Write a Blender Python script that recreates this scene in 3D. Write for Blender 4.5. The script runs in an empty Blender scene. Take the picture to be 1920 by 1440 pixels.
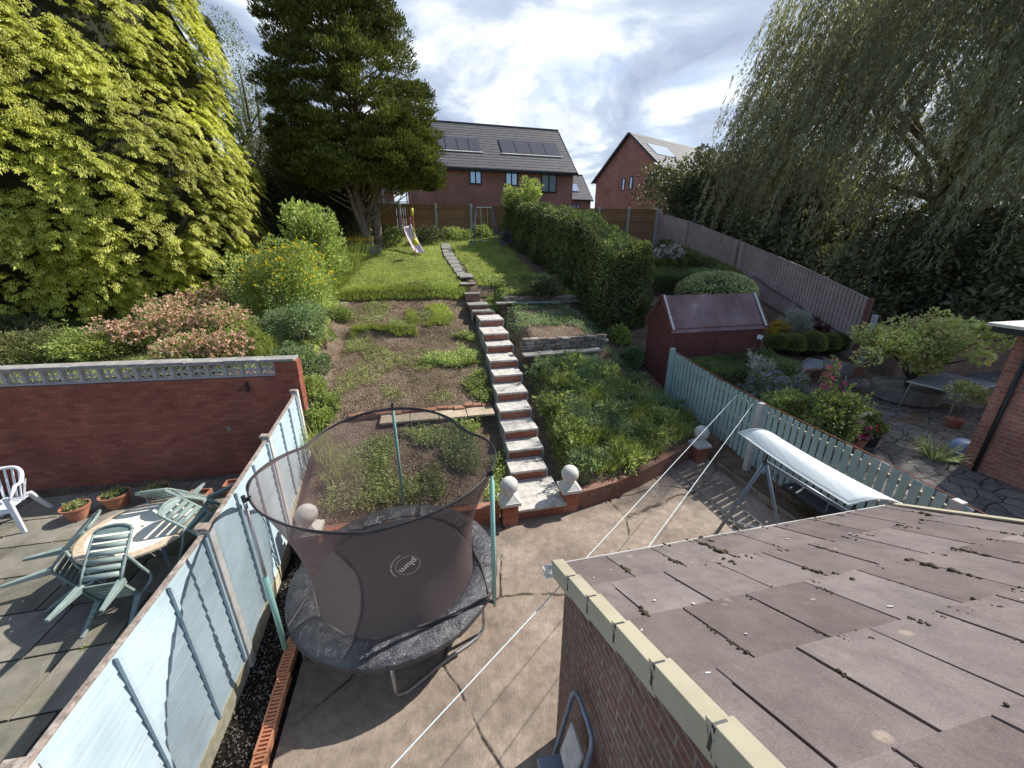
import bpy, math, random
import numpy as np
from mathutils import Vector, Matrix, noise
random.seed(7); rng = np.random.default_rng(11)
R = math.radians; PI = math.pi
SC = bpy.context.scene; COL = SC.collection

# ------------------------------------------------------------------ camera
F_PX, PITCH, H = 721.0, R(19.7), 4.6
cd = bpy.data.cameras.new('camera'); cam = bpy.data.objects.new('camera', cd); COL.objects.link(cam)
cd.sensor_width = 36; cd.lens = F_PX / 1920 * 36; cd.clip_end = 2000; cd.clip_start = 0.05
cam.location = (0, 0, H); cam.rotation_euler = (PI / 2 - PITCH, 0, 0); SC.camera = cam
SC.view_settings.view_transform = 'Standard'; SC.view_settings.look = 'None'
SC.view_settings.gamma = 1; SC.view_settings.exposure = 0.50
# ------------------------------------------------------------------ sky and sun
SUN_AZ = Vector((0.86, 0.51, 0)).normalized(); SUN_EL = R(44)
world = bpy.data.worlds.new('World'); SC.world = world; world.use_nodes = True
def build_world():
    nt = world.node_tree; N = nt.nodes; Lk = nt.links; N.clear()
    out = N.new('ShaderNodeOutputWorld'); sky = N.new('ShaderNodeTexSky'); sky.sky_type = 'NISHITA'
    sky.sun_disc = False; sky.sun_elevation = SUN_EL
    sky.sun_rotation = math.atan2(SUN_AZ.x, SUN_AZ.y); sky.air_density = 1.0; sky.dust_density = 1.0
    b1 = N.new('ShaderNodeBackground'); b1.inputs[1].default_value = 0.12; Lk.new(sky.outputs[0], b1.inputs[0])
    tc = N.new('ShaderNodeTexCoord'); sep = N.new('ShaderNodeSeparateXYZ'); Lk.new(tc.outputs['Generated'], sep.inputs[0])
    def m(op, a, b=None, c=None):
        n = N.new('ShaderNodeMath'); n.operation = op
        for i, x in enumerate((a, b, c)):
            if x is None: continue
            if isinstance(x, (int, float)): n.inputs[i].default_value = x
            else: Lk.new(x, n.inputs[i])
        return n.outputs[0]
    zz = m('ADD', m('MAXIMUM', sep.outputs[2], 0.0), 0.22)
    cx = m('DIVIDE', sep.outputs[0], zz); cy = m('DIVIDE', sep.outputs[1], zz)
    cmb = N.new('ShaderNodeCombineXYZ'); Lk.new(cx, cmb.inputs[0]); Lk.new(cy, cmb.inputs[1]); cmb.inputs[2].default_value = 3.1
    def nz(scale, det, rough, dist, off):
        mp = N.new('ShaderNodeMapping'); mp.inputs['Location'].default_value = off; Lk.new(cmb.outputs[0], mp.inputs[0])
        n = N.new('ShaderNodeTexNoise'); n.inputs['Scale'].default_value = scale; n.inputs['Detail'].default_value = det
        n.inputs['Roughness'].default_value = rough; n.inputs['Distortion'].default_value = dist
        Lk.new(mp.outputs[0], n.inputs['Vector']); return n.outputs['Fac']
    def ramp(fac, pts):
        r = N.new('ShaderNodeValToRGB'); Lk.new(fac, r.inputs[0]); e = r.color_ramp.elements
        e[0].position, e[0].color = pts[0][0], pts[0][1]; e[1].position, e[1].color = pts[-1][0], pts[-1][1]
        for p, c in pts[1:-1]:
            q = e.new(p); q.color = c
        return r.outputs[0]
    cover = ramp(nz(1.15, 9, 0.55, 0.4, (2.3, 0.7, 0)), [(0.30, (0, 0, 0, 1)), (0.47, (1, 1, 1, 1))])
    shade = ramp(nz(1.5, 10, 0.58, 0.6, (5.2, 1.9, 1)), [(0.30, (.98, .98, .99, 1)), (0.42, (.80, .85, .92, 1)), (0.50, (.48, .56, .69, 1)), (0.64, (.30, .37, .51, 1))])
    fw = N.new('ShaderNodeMapRange'); Lk.new(sep.outputs[1], fw.inputs[0]); fw.inputs[1].default_value = -.15; fw.inputs[2].default_value = .30
    cover = m('MULTIPLY', cover, fw.outputs[0])  # clouds cleared from the unseen sky behind the camera to lower ambient light
    b2 = N.new('ShaderNodeBackground'); b2.inputs[1].default_value = .93; Lk.new(shade, b2.inputs[0])
    mix = N.new('ShaderNodeMixShader'); Lk.new(cover, mix.inputs[0]); Lk.new(b1.outputs[0], mix.inputs[1]); Lk.new(b2.outputs[0], mix.inputs[2])
    Lk.new(mix.outputs[0], out.inputs[0])
build_world()
sl = bpy.data.lights.new('sun', 'SUN'); sl.energy = 5.0; sl.angle = R(0.5); sl.color = (1, .95, .87)
so = bpy.data.objects.new('sun', sl); COL.objects.link(so)
so.rotation_euler = (-(SUN_AZ * math.cos(SUN_EL) + Vector((0, 0, math.sin(SUN_EL))))).to_track_quat('-Z', 'Y').to_euler()

# ------------------------------------------------------------------ garden frame: t across the plots, s up the plots
GA = R(12.6); EX, EY = math.cos(GA), math.sin(GA)
def W(t, s, z=0.0): return Vector((t * EX - s * EY, t * EY + s * EX, z))
def TS(x, y): return (x * EX + y * EY, -x * EY + y * EX)
def ray(u, v):
    x = (u - 960) / F_PX; y = (v - 720) / F_PX
    return Vector((x, math.cos(PITCH) - y * math.sin(PITCH), -math.sin(PITCH) - y * math.cos(PITCH)))
def atz(u, v, z): d = ray(u, v); return Vector((0, 0, H)) + d * ((z - H) / d.z)
def aty(u, v, y): d = ray(u, v); return Vector((0, 0, H)) + d * (y / d.y)
def ats(u, v, s):
    d = ray(u, v); k = s / TS(d.x, d.y)[1]; p = Vector((0, 0, H)) + d * k; return (TS(p.x, p.y)[0], s, p.z)
def att(u, v, t):
    d = ray(u, v); k = t / TS(d.x, d.y)[0]; p = Vector((0, 0, H)) + d * k; return (t, TS(p.x, p.y)[1], p.z)
def lerp_tab(x, tab):
    if x <= tab[0][0]: return tab[0][1]
    for (a, va), (b, vb) in zip(tab, tab[1:]):
        if x <= b: return va + (vb - va) * (x - a) / (b - a)
    return tab[-1][1]
def sstep(x, a, b):
    k = min(1, max(0, (x - a) / (b - a))); return k * k * (3 - 2 * k)
OUR_L = [(5.53, -.05), (5.6, .36), (7.7, .80), (7.85, .90), (8.4, .97), (8.5, 1.12), (11.9, 2.0), (12.1, 2.22), (14.1, 2.82), (14.35, 3.1), (20.4, 4.6), (22.2, 5.2), (30, 5.3)]
OUR_R = [(5.6, -.05), (5.7, .34), (9.3, 1.60), (9.95, 1.80), (10.02, 2.16), (12.6, 2.62), (13.2, 2.72), (13.27, 2.96), (14.6, 3.3), (20.4, 4.6), (22.2, 5.2), (30, 5.3)]
FENCE_R = [(4.5, .12), (5.8, .2), (8.9, .62), (10.6, 1.0), (12.5, 1.9), (14.6, 3.1), (20.4, 4.4), (22.2, 5.0), (30, 5.3)]
NB_R = [(8.8, .7), (9.6, 1.0), (15.4, 2.9), (22.6, 4.65), (30, 5.3)]
NB_L = [(8.3, 1.95), (14, 2.85), (22, 4.7), (30, 5.3)]
CURVE = [(2.35, 5.58)] + [tuple(TS(*atz(u, v, 0).xy)) for u, v in ((1105, 946), (1150, 931), (1200, 908), (1250, 880), (1300, 852))] + [(5.9, 6.72)]
def curve_s(t): return lerp_tab(t, CURVE)
STZ = [(5.8, .25), (6.3, .47), (6.75, .69), (7.2, .91), (7.77, 1.13), (8.3, 1.35), (8.98, 1.57), (9.52, 1.79), (10.27, 2.01), (10.8, 2.23), (11.83, 2.45), (12.7, 2.58), (13.4, 2.8), (14.0, 3.3), (14.3, 3.6)]
def TR(t, s):
    cs = curve_s(t)
    if s < 9: return -.05 if s < cs else (.34 + (s - cs) / (9.3 - cs) * 1.26 if s > cs + .08 else .34 * (s - cs) / .08)
    return lerp_tab(s, OUR_R)
def T(x, y):
    t, s = TS(x, y)
    L = lerp_tab(s, NB_L); A = lerp_tab(s, OUR_L); Nn = lerp_tab(s, NB_R)
    if s > 5.3 and s < 14.2:
        zs = lerp_tab(s, STZ); k = 1 - max(sstep(1.38 - t, 0, .9), sstep(t - 2.45, 0, .5)); A = min(A, A * (1 - k) + min(A, zs - .42) * k)
        if t > 1.6 and k > 0: return A if t < 2.4 else A * k + TR(t, s) * (1 - k)
    if t > 1.6:
        cs = curve_s(t); B = TR(t, s)
        fr = lerp_tab(s, FENCE_R) if s > 5.6 else B
        if s < cs: fr = .12 if t > 6.15 else B
        k = sstep(t, 4.3, 6.2) if s > 8 else sstep(t, 5.2, 6.2)
        B = B * (1 - k) + fr * k if s >= cs else (B if t < 6.15 else .12)
    else: B = A
    if s < 5.5: B = -.05 if t < 6.1 else .12
    if t < -2.35:
        sw_ = 8.24 + .078 * (-2.63 - t) + .1
        if s < sw_: return -.1
        L = lerp_tab(max(s, sw_ + .1), NB_L) if s > sw_ + .1 else -.1 + 2.05 * (s - sw_) / .1
        return A + (L - A) * sstep(-t, 2.4, 3.2)
    if t < 1.6: return A
    if t > 6.5: return B + (Nn - B) * sstep(t, 6.5, 6.9) if s > 0 else Nn
    return B
def hit(u, v, dz=0.0, near=2.0, far=70):
    d = ray(u, v); o = Vector((0, 0, H)); k = near
    while k < far:
        p = o + d * k
        if p.z <= T(p.x, p.y) + dz:
            return p
        k += .02
    return o + d * far
def G(x, y): return Vector((x, y, T(x, y)))
def GT(t, s): p = W(t, s); return Vector((p.x, p.y, T(p.x, p.y)))

# ------------------------------------------------------------------ materials
def new_mat(name):
    m = bpy.data.materials.new(name); m.use_nodes = True; nt = m.node_tree; nt.nodes.clear()
    return m, nt, nt.nodes, nt.links
class NB:
    """node shorthand"""
    def __init__(s, name):
        s.m, s.nt, s.N, s.L = new_mat(name)
        s.out = s.N.new('ShaderNodeOutputMaterial'); s.tc = s.N.new('ShaderNodeTexCoord')
        s.p = s.N.new('ShaderNodeBsdfPrincipled'); s.L.new(s.p.outputs[0], s.out.inputs[0])
    def sock(s, i, x):
        if hasattr(x, 'links'): s.L.new(x, i)
        elif isinstance(x, (tuple, list)) and i.type == 'RGBA': i.default_value = tuple(x)[:3] + (1,)
        else: i.default_value = x
    def noise(s, scale, det=4, rough=.55, co=None, dist=0, mp=None):
        n = s.N.new('ShaderNodeTexNoise'); n.inputs['Scale'].default_value = scale; n.inputs['Detail'].default_value = det
        n.inputs['Roughness'].default_value = rough; n.inputs['Distortion'].default_value = dist
        s.L.new(co if co else s.tc.outputs['Object'], n.inputs['Vector']); return n.outputs['Fac']
    def mapping(s, co, scale=(1, 1, 1), rot=(0, 0, 0), loc=(0, 0, 0)):
        n = s.N.new('ShaderNodeMapping'); s.L.new(co, n.inputs[0]); n.inputs['Scale'].default_value = scale
        n.inputs['Rotation'].default_value = rot; n.inputs['Location'].default_value = loc; return n.outputs[0]
    def ramp(s, fac, pts):
        r = s.N.new('ShaderNodeValToRGB'); s.L.new(fac, r.inputs[0]); e = r.color_ramp.elements
        def c4(c): return (c, c, c, 1) if isinstance(c, (int, float)) else tuple(c)[:3] + (1,)
        e[0].position, e[0].color = pts[0][0], c4(pts[0][1]); e[1].position, e[1].color = pts[-1][0], c4(pts[-1][1])
        for p, c in pts[1:-1]: q = e.new(p); q.color = c4(c)
        return r.outputs[0]
    def mix(s, fac, a, b, mode='MIX'):
        n = s.N.new('ShaderNodeMix'); n.data_type = 'RGBA'; n.blend_type = mode
        s.sock(n.inputs[0], fac); s.sock(n.inputs[6], a); s.sock(n.inputs[7], b); return n.outputs[2]
    def math(s, op, a, b=0.0):
        n = s.N.new('ShaderNodeMath'); n.operation = op; s.sock(n.inputs[0], a); s.sock(n.inputs[1], b); return n.outputs[0]
    def bump(s, h, strength=.4, dist=.01):
        n = s.N.new('ShaderNodeBump'); n.inputs['Strength'].default_value = strength; n.inputs['Distance'].default_value = dist
        s.L.new(h, n.inputs['Height']); s.L.new(n.outputs[0], s.p.inputs['Normal'])
    def island(s):
        g = s.N.new('ShaderNodeNewGeometry'); return g.outputs['Random Per Island']
    def done(s, col, rough=.7, metal=0, spec=.5):
        s.sock(s.p.inputs['Base Color'], col); s.sock(s.p.inputs['Roughness'], rough); s.p.inputs['Metallic'].default_value = metal
        s.p.inputs['Specular IOR Level'].default_value = spec; return s.m
def plain(name, c, rough=.6, var=.25, scale=6, metal=0, bump=.15, spec=.4, dirt=None):
    b = NB(name); n = b.noise(scale, 6, .6); dk = tuple(x * (1 - var) for x in c); lt = tuple(min(1, x * (1 + var)) for x in c)
    col = b.ramp(n, [(.3, dk), (.7, lt)])
    if dirt:
        col = b.mix(b.ramp(b.noise(scale * .35, 8, .7), [(.52, 0.0), (.68, .8)]), col, dirt)
    b.bump(b.noise(scale * 6, 4), bump, .004); return b.done(col, rough, metal, spec)
def leaf_mat(name, cols, trans=.35, rough=.5, big=.8, bigamt=.35):
    b = NB(name); isl = b.island()
    gn = 1.45 if cols[0][1] > cols[0][0] and cols[0][1] > cols[0][2] else 1.0; cols = [tuple(min(.8, x * gn) for x in c) for c in cols]; k = len(cols); col = b.ramp(isl, [(i / (k - 1), c) for i, c in enumerate(cols)])
    bn = b.ramp(b.noise(big, 3), [(.35, 1 - bigamt), (.65, 1 + bigamt)])
    col = b.mix(1.0, col, bn, 'MULTIPLY')
    tr = b.N.new('ShaderNodeBsdfTranslucent'); b.sock(tr.inputs[0], b.mix(1.0, col, (1.15, 1.2, .7, 1), 'MULTIPLY'))
    ms = b.N.new('ShaderNodeMixShader'); ms.inputs[0].default_value = trans
    b.L.new(b.p.outputs[0], ms.inputs[1]); b.L.new(tr.outputs[0], ms.inputs[2]); b.L.new(ms.outputs[0], b.out.inputs[0])
    return b.done(col, rough, 0, .3)
def brick_mat(name, c1, c2, mortar, bw=.225, rh=.075, ms=.008, stain=(.3, .28, .26), stain_amt=.4, bumpd=.006, vert=False, worn=0.0):
    b = NB(name); uv = b.tc.outputs['UV']
    n = b.N.new('ShaderNodeTexBrick'); b.L.new(uv, n.inputs['Vector']); n.inputs['Scale'].default_value = 1
    n.inputs['Brick Width'].default_value = bw; n.inputs['Row Height'].default_value = rh; n.inputs['Mortar Size'].default_value = ms
    n.inputs['Mortar Smooth'].default_value = .25; n.inputs['Color1'].default_value = c1 + (1,); n.inputs['Color2'].default_value = c2 + (1,)
    n.inputs['Mortar'].default_value = mortar + (1,); n.offset = .5; n.inputs['Bias'].default_value = -.1
    col = b.mix(b.ramp(b.noise(3.2, 8, .65), [(.45, 0.0), (.75, stain_amt)]), n.outputs['Color'], stain)
    col = b.mix(1.0, col, b.ramp(b.noise(28, 4), [(.3, .75), (.7, 1.2)]), 'MULTIPLY')
    col = b.mix(b.ramp(b.noise(5.5, 8, .8), [(.64, 0.0), (.70, .45)]), col, tuple(min(.6, x * 1.8 + .05) for x in mortar))
    col = b.mix(1.0, col, b.ramp(b.noise(.9, 5, .6), [(.35, .78), (.65, 1.15)]), 'MULTIPLY')
    if worn:
        col = b.mix(b.ramp(b.noise(1.1, 6, .7), [(.50, 0.0), (.62, worn)]), col, b.mix(b.noise(9, 4), c1, (c1[0] * .7, c1[1] * .7, c1[2] * .7)))
    hgt = b.math('SUBTRACT', b.noise(60, 3), b.math('MULTIPLY', n.outputs['Fac'], 2.0))
    b.bump(hgt, .5, bumpd); return b.done(col, .85, 0, .25)

M = {}
M['brick_red'] = brick_mat('painted_red_brick', (.40, .125, .08), (.26, .072, .05), (.20, .115, .09), ms=.007, worn=.25, stain=(.20, .09, .065), stain_amt=.5)
M['brick_new'] = brick_mat('new_red_brick', (.44, .165, .125), (.33, .12, .095), (.33, .26, .22), ms=.01, stain_amt=.15)
M['brick_orange'] = brick_mat('orange_brick', (.42, .14, .075), (.34, .10, .06), (.24, .17, .13), ms=.007, stain=(.25, .22, .2), stain_amt=.55)
M['brick_brown'] = brick_mat('brown_brick', (.20, .095, .07), (.14, .075, .06), (.26, .21, .18), ms=.009, stain_amt=.4)
M['brick_low'] = brick_mat('low_wall_brick', (.26, .12, .08), (.2, .09, .065), (.17, .13, .1), rh=.09, bw=.27, ms=.008, stain=(.22, .19, .16), stain_amt=.7)
M['concrete_white'] = plain('weathered_cast_stone', (.58, .57, .53), .8, .2, 9, bump=.3, dirt=(.26, .26, .23))
M['screen'] = plain('screen_block_concrete', (.46, .43, .42), .9, .2, 9, bump=.4)
M['old_concrete'] = plain('old_grey_concrete', (.27, .255, .25), .9, .3, 7, bump=.6, dirt=(.42, .42, .36))
M['slab_light'] = plain('stone_tread', (.49, .46, .42), .85, .3, 11, bump=.6, dirt=(.20, .20, .16))
M['slab_tan'] = plain('tan_paving', (.42, .34, .25), .85, .25, 6, bump=.4, dirt=(.28, .22, .16))
M['slab_grey'] = plain('grey_paving', (.24, .23, .21), .85, .3, 6, bump=.4, dirt=(.12, .13, .08))
M['render'] = plain('cement_side', (.28, .28, .26), .9, .3, 5, bump=.5, dirt=(.12, .11, .09))
M['post_concrete'] = plain('concrete_post', (.58, .57, .55), .85, .15, 12, bump=.4, dirt=(.40, .36, .33))
M['post_grey'] = plain('grey_concrete_post', (.36, .38, .38), .85, .15, 8, bump=.3)
M['gravel_board'] = plain('gravel_board', (.52, .49, .36), .9, .25, 8, bump=.4, dirt=(.30, .26, .16))
M['wood_dark'] = plain('raw_timber_edge', (.22, .13, .09), .85, .45, 14, bump=.5, dirt=(.40, .33, .27))
M['grey_wood'] = plain('weathered_timber', (.25, .20, .17), .9, .5, 26, bump=.6, dirt=(.50, .46, .42))
M['cream_pvc'] = plain('cream_plastic', (.42, .385, .285), .5, .10, 3, bump=.08, dirt=(.33, .30, .21))
M['teal'] = plain('teal_painted_steel', (.28, .53, .46), .35, .08, 5, bump=.05, dirt=(.35, .52, .48))
M['galv'] = plain('galvanised_tube', (.42, .42, .43), .38, .15, 12, metal=.75, bump=.05, dirt=(.25, .15, .10))
M['steel_blue'] = plain('blue_grey_tube', (.20, .24, .30), .4, .1, 8, metal=.3)
M['black_plastic'] = plain('black_plastic', (.025, .025, .03), .5, .2, 6)
M['white_plastic'] = plain('white_plastic', (.72, .73, .77), .4, .06, 3, bump=.03, dirt=(.55, .56, .58))
M['green_plastic'] = plain('faded_green_plastic', (.22, .28, .26), .45, .2, 4, bump=.05, dirt=(.44, .52, .49))
M['terracotta'] = plain('terracotta', (.36, .15, .09), .85, .25, 7, bump=.2, dirt=(.42, .27, .20))
M['orange_block'] = plain('orange_clay_block', (.72, .31, .17), .85, .12, 9, bump=.3, dirt=(.42, .18, .11))
M['bark'] = plain('grey_brown_bark', (.20, .15, .12), .95, .45, 5, bump=.9)
M['bark_dark'] = plain('dark_bark', (.09, .07, .055), .95, .4, 6, bump=.8)
M['soil_dark'] = plain('pot_soil', (.05, .035, .025), .95, .4, 20, bump=.8)
M['core'] = plain('interior_shade', (.025, .026, .012), .95, .5, 5, bump=.8)  # near-black fill: shade inside dense foliage put into the colour
M['anthracite'] = plain('anthracite_frame', (.022, .024, .028), .45, .15, 3)
M['gutter'] = plain('grey_gutter', (.62, .62, .6), .5, .1, 5, dirt=(.15, .13, .10))
M['white_paint'] = plain('white_gloss', (.75, .75, .74), .4, .05, 4)
M['rope'] = plain('washing_line', (.55, .62, .64), .5, .1, 20)
M['grey_fabric'] = plain('grey_woven_seat', (.26, .27, .30), .7, .1, 60, bump=.3)
M['pink_plastic'] = plain('pale_pink_plastic', (.80, .68, .74), .4, .08, 4, bump=.03)
M['red_metal'] = plain('red_metal', (.42, .06, .07), .45, .15, 7)
M['pink_metal'] = plain('pink_tube', (.55, .20, .26), .4, .1, 7)
M['purple_metal'] = plain('purple_tube', (.12, .10, .26), .45, .15, 7)
M['yellow'] = plain('yellow_foam', (.62, .58, .06), .6, .1, 9)
M['glass_win'] = None
def mk_glass():
    b = NB('window_glass'); b.p.inputs['Metallic'].default_value = 0; b.done((.42, .50, .62), .08, .5, 1.0); return b.m  # pale blue base colour carries reflected sky
M['glass_win'] = mk_glass()
def mk_solar():
    b = NB('solar_glass'); b.done((.055, .05, .058), .25, 0, .7); return b.m
M['solar'] = mk_solar()
def mk_concrete():
    b = NB('tamped_concrete'); co = b.tc.outputs['Object']
    n1 = b.ramp(b.noise(.8, 6, .65), [(.26, (.15, .12, .10)), (.42, (.235, .185, .15)), (.56, (.32, .255, .205)), (.74, (.46, .39, .33))])
    n2 = b.noise(7, 8, .75); col = b.mix(1.0, n1, b.ramp(n2, [(.3, .66), (.7, 1.25)]), 'MULTIPLY')
    mp = b.mapping(co, (60, 5.0, 1), (0, 0, R(-12.6 - 10))); ln = b.noise(1.2, 6, .75, mp)
    col = b.mix(1.0, col, b.ramp(ln, [(.3, .90), (.65, 1.06)]), 'MULTIPLY')
    vo = b.N.new('ShaderNodeTexVoronoi'); vo.feature = 'DISTANCE_TO_EDGE'; vo.inputs['Scale'].default_value = .42
    wob = b.N.new('ShaderNodeTexNoise'); wob.inputs['Scale'].default_value = 2.5; wob.inputs['Detail'].default_value = 6
    b.L.new(co, wob.inputs['Vector'])
    add = b.mix(.14, co, wob.outputs['Color'], 'ADD'); b.L.new(add, vo.inputs['Vector'])
    ck = b.ramp(vo.outputs['Distance'], [(.0, 1.0), (.010, 0.0)])
    ck = b.math('MULTIPLY', ck, b.ramp(b.noise(1.7, 5, .7), [(.42, 0.0), (.52, 1.0)]))
    col = b.mix(ck, col, (.06, .045, .035))
    mo = b.ramp(b.noise(1.7, 9, .8), [(.60, 0.0), (.72, .55)]); col = b.mix(mo, col, (.13, .11, .07))
    h = b.math('ADD', b.math('MULTIPLY', ln, 1.0), b.math('MULTIPLY', n2, .8)); h = b.math('SUBTRACT', h, b.math('MULTIPLY', ck, 2.0))
    b.bump(h, .9, .012); return b.done(col, .9, 0, .2)
M['concrete'] = mk_concrete()
def mk_soil(name, a, c, d, sc=3.0):
    b = NB(name)
    col = b.ramp(b.noise(sc, 10, .75), [(.3, a), (.5, c), (.72, d)])
    v = b.N.new('ShaderNodeTexVoronoi'); v.inputs['Scale'].default_value = 28; b.L.new(b.tc.outputs['Object'], v.inputs['Vector'])
    col = b.mix(1.0, col, b.ramp(v.outputs['Distance'], [(.1, 1.12), (.6, .72)]), 'MULTIPLY')
    col = b.mix(b.ramp(b.noise(.7, 4), [(.52, 0.0), (.66, .35)]), col, (.09, .085, .035))
    ln = b.N.new('ShaderNodeVectorMath'); ln.operation = 'LENGTH'; b.L.new(b.tc.outputs['Object'], ln.inputs[0])
    col = b.mix(b.ramp(b.math('MULTIPLY', ln.outputs['Value'], .02), [(.44, 0.0), (.52, 1.0)]), col, (.05, .06, .025))
    h = b.math('SUBTRACT', b.math('MULTIPLY', b.noise(9, 8, .8), 1.5), v.outputs['Distance'])
    b.bump(h, 1.0, .05); return b.done(col, .95, 0, .15)
M['soil'] = mk_soil('garden_soil', (.17, .115, .08), (.29, .21, .15), (.44, .34, .26))
M['gravel'] = mk_soil('dark_gravel', (.022, .02, .018), (.04, .032, .028), (.07, .058, .05), 14)
def mk_turf():
    b = NB('turf'); col = b.ramp(b.noise(5, 8, .7), [(.3, (.16, .19, .05)), (.55, (.27, .31, .08)), (.75, (.38, .39, .13))])
    b.bump(b.noise(60, 5, .8), 1.0, .03); return b.done(col, .95, 0, .15)
M['turf'] = mk_turf()
def mk_crazy():
    b = NB('crazy_paving'); co = b.tc.outputs['Object']
    wob = b.N.new('ShaderNodeTexNoise'); wob.inputs['Scale'].default_value = 3; b.L.new(co, wob.inputs['Vector'])
    add = b.mix(.08, co, wob.outputs['Color'], 'ADD')
    v = b.N.new('ShaderNodeTexVoronoi'); v.feature = 'DISTANCE_TO_EDGE'; v.inputs['Scale'].default_value = 3.6; b.L.new(add, v.inputs['Vector'])
    v2 = b.N.new('ShaderNodeTexVoronoi'); v2.inputs['Scale'].default_value = 3.6; b.L.new(add, v2.inputs['Vector'])
    cell = b.ramp(b.math('FRACT', b.math('MULTIPLY', v2.outputs['Color'], 3.0)), [(.0, (.13, .12, .115)), (1.0, (.22, .20, .185))])
    col = b.mix(1.0, cell, b.ramp(b.noise(9, 7, .7), [(.3, .7), (.7, 1.25)]), 'MULTIPLY')
    jt = b.ramp(v.outputs['Distance'], [(.02, 0.0), (.045, 1.0)]); col = b.mix(jt, (.045, .04, .035), col)
    b.bump(b.math('ADD', jt, b.math('MULTIPLY', b.noise(12, 5), .3)), .8, .012); return b.done(col, .85, 0, .25)
M['crazy'] = mk_crazy()
def mk_lap(name, base, dk, peel=(.36, .28, .24)):
    b = NB(name); co = b.tc.outputs['Object']; mp = b.mapping(co, (3, .8, 40)); g = b.noise(1.5, 5, .6, mp)
    col = b.ramp(g, [(.3, dk), (.7, base)])
    col = b.mix(b.ramp(b.noise(4, 9, .8), [(.56, 0.0), (.66, .8)]), col, peel)
    col = b.mix(1.0, col, b.ramp(b.noise(1.3, 4), [(.35, .84), (.65, 1.1)]), 'MULTIPLY')
    b.bump(g, .5, .006); return b.done(col, .7, 0, .3)
M['blue_paint'] = mk_lap('pale_blue_fence_paint', (.46, .575, .63), (.36, .46, .52), peel=(.36, .41, .42))
M['mint_paint'] = mk_lap('mint_picket_paint', (.42, .54, .52), (.33, .45, .44), peel=(.36, .40, .38))
M['pinkwood'] = mk_lap('faded_fence_board', (.44, .34, .33), (.33, .24, .235), peel=(.36, .31, .29))
M['brownwood'] = mk_lap('brown_close_board', (.34, .19, .095), (.22, .12, .06), peel=(.24, .14, .08))
M['shed_wood'] = mk_lap('maroon_shiplap', (.20, .075, .07), (.13, .045, .045), peel=(.22, .12, .11))
def mk_felt():
    b = NB('shed_felt'); col = b.ramp(b.noise(1.2, 5, .6), [(.35, (.17, .10, .10)), (.62, (.25, .17, .175)), (.75, (.38, .33, .33))])
    col = b.mix(1.0, col, b.ramp(b.noise(90, 3, .8), [(.3, .75), (.7, 1.3)]), 'MULTIPLY'); b.bump(b.noise(120, 3), .5, .003); return b.done(col, .95, 0, .2)
M['felt'] = mk_felt()
def mk_tile(name, a, c, lich=(.52, .42, .32)):
    b = NB(name); col = b.ramp(b.island(), [(0, a), (1, c)])
    col = b.mix(1.0, col, b.ramp(b.noise(2.2, 8, .7), [(.3, .72), (.7, 1.3)]), 'MULTIPLY')
    col = b.mix(1.0, col, b.ramp(b.noise(110, 3, .8), [(.3, .8), (.7, 1.2)]), 'MULTIPLY')
    v = b.N.new('ShaderNodeTexVoronoi'); v.inputs['Scale'].default_value = 5.5; b.L.new(b.tc.outputs['Object'], v.inputs['Vector'])
    sp = b.math('MULTIPLY', b.ramp(v.outputs['Distance'], [(.13, 1.0), (.19, 0.0)]), b.ramp(v.outputs['Color'], [(.74, 0.0), (.76, .42)]))
    sp = b.math('MULTIPLY', sp, b.ramp(b.noise(24, 5, .8), [(.38, .15), (.6, 1.0)]))
    col = b.mix(sp, col, lich)
    stk = b.noise(1.0, 7, .75, b.mapping(b.tc.outputs['Object'], (6, 2.2, 1))); col = b.mix(b.ramp(stk, [(.50, 0.0), (.66, .35)]), col, tuple(x * .62 for x in a))
    mo = b.ramp(b.noise(3.5, 10, .85), [(.56, 0.0), (.68, .55)]); col = b.mix(mo, col, (.075, .06, .05))
    b.bump(b.noise(140, 4), .5, .003); return b.done(col, .92, 0, .2)
M['slate'] = mk_tile('roof_slate', (.125, .10, .096), (.205, .175, .168))
def mk_rooftile():
    b = NB('grey_roof_tile'); uv = b.tc.outputs['UV']; n = b.N.new('ShaderNodeTexBrick'); b.L.new(uv, n.inputs['Vector']); n.inputs['Scale'].default_value = 1
    n.inputs['Brick Width'].default_value = .30; n.inputs['Row Height'].default_value = .34; n.inputs['Mortar Size'].default_value = .004
    n.inputs['Color1'].default_value = (.115, .11, .118, 1); n.inputs['Color2'].default_value = (.09, .087, .095, 1); n.inputs['Mortar'].default_value = (.07, .066, .07, 1)
    return b.done(n.outputs['Color'], .7, 0, .3)
M['rooftile'] = mk_rooftile()
def mk_net():
    b = NB('black_net'); tr = b.N.new('ShaderNodeBsdfTransparent'); ms = b.N.new('ShaderNodeMixShader')
    b.done((.105, .07, .072), .7, 0, .3); lw = b.N.new('ShaderNodeLayerWeight'); lw.inputs[0].default_value = .35
    f = b.ramp(lw.outputs['Facing'], [(.0, .44), (.85, .74)]); b.L.new(f, ms.inputs[0])
    b.L.new(tr.outputs[0], ms.inputs[1]); b.L.new(b.p.outputs[0], ms.inputs[2]); b.L.new(ms.outputs[0], b.out.inputs[0]); return b.m
M['net'] = mk_net()
def mk_pad():
    b = NB('shiny_black_pad'); col = b.ramp(b.noise(5, 6), [(.3, (.03, .03, .038)), (.7, (.065, .065, .078))])
    b.bump(b.math('ADD', b.noise(7, 5, .7, dist=2.0), b.math('MULTIPLY', b.noise(35, 4, .7), .3)), .9, .03); return b.done(col, .30, 0, .8)
M['pad'] = mk_pad()
M['mat_black'] = plain('jumping_mat', (.065, .058, .06), .55, .15, 60, bump=.3)
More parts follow.
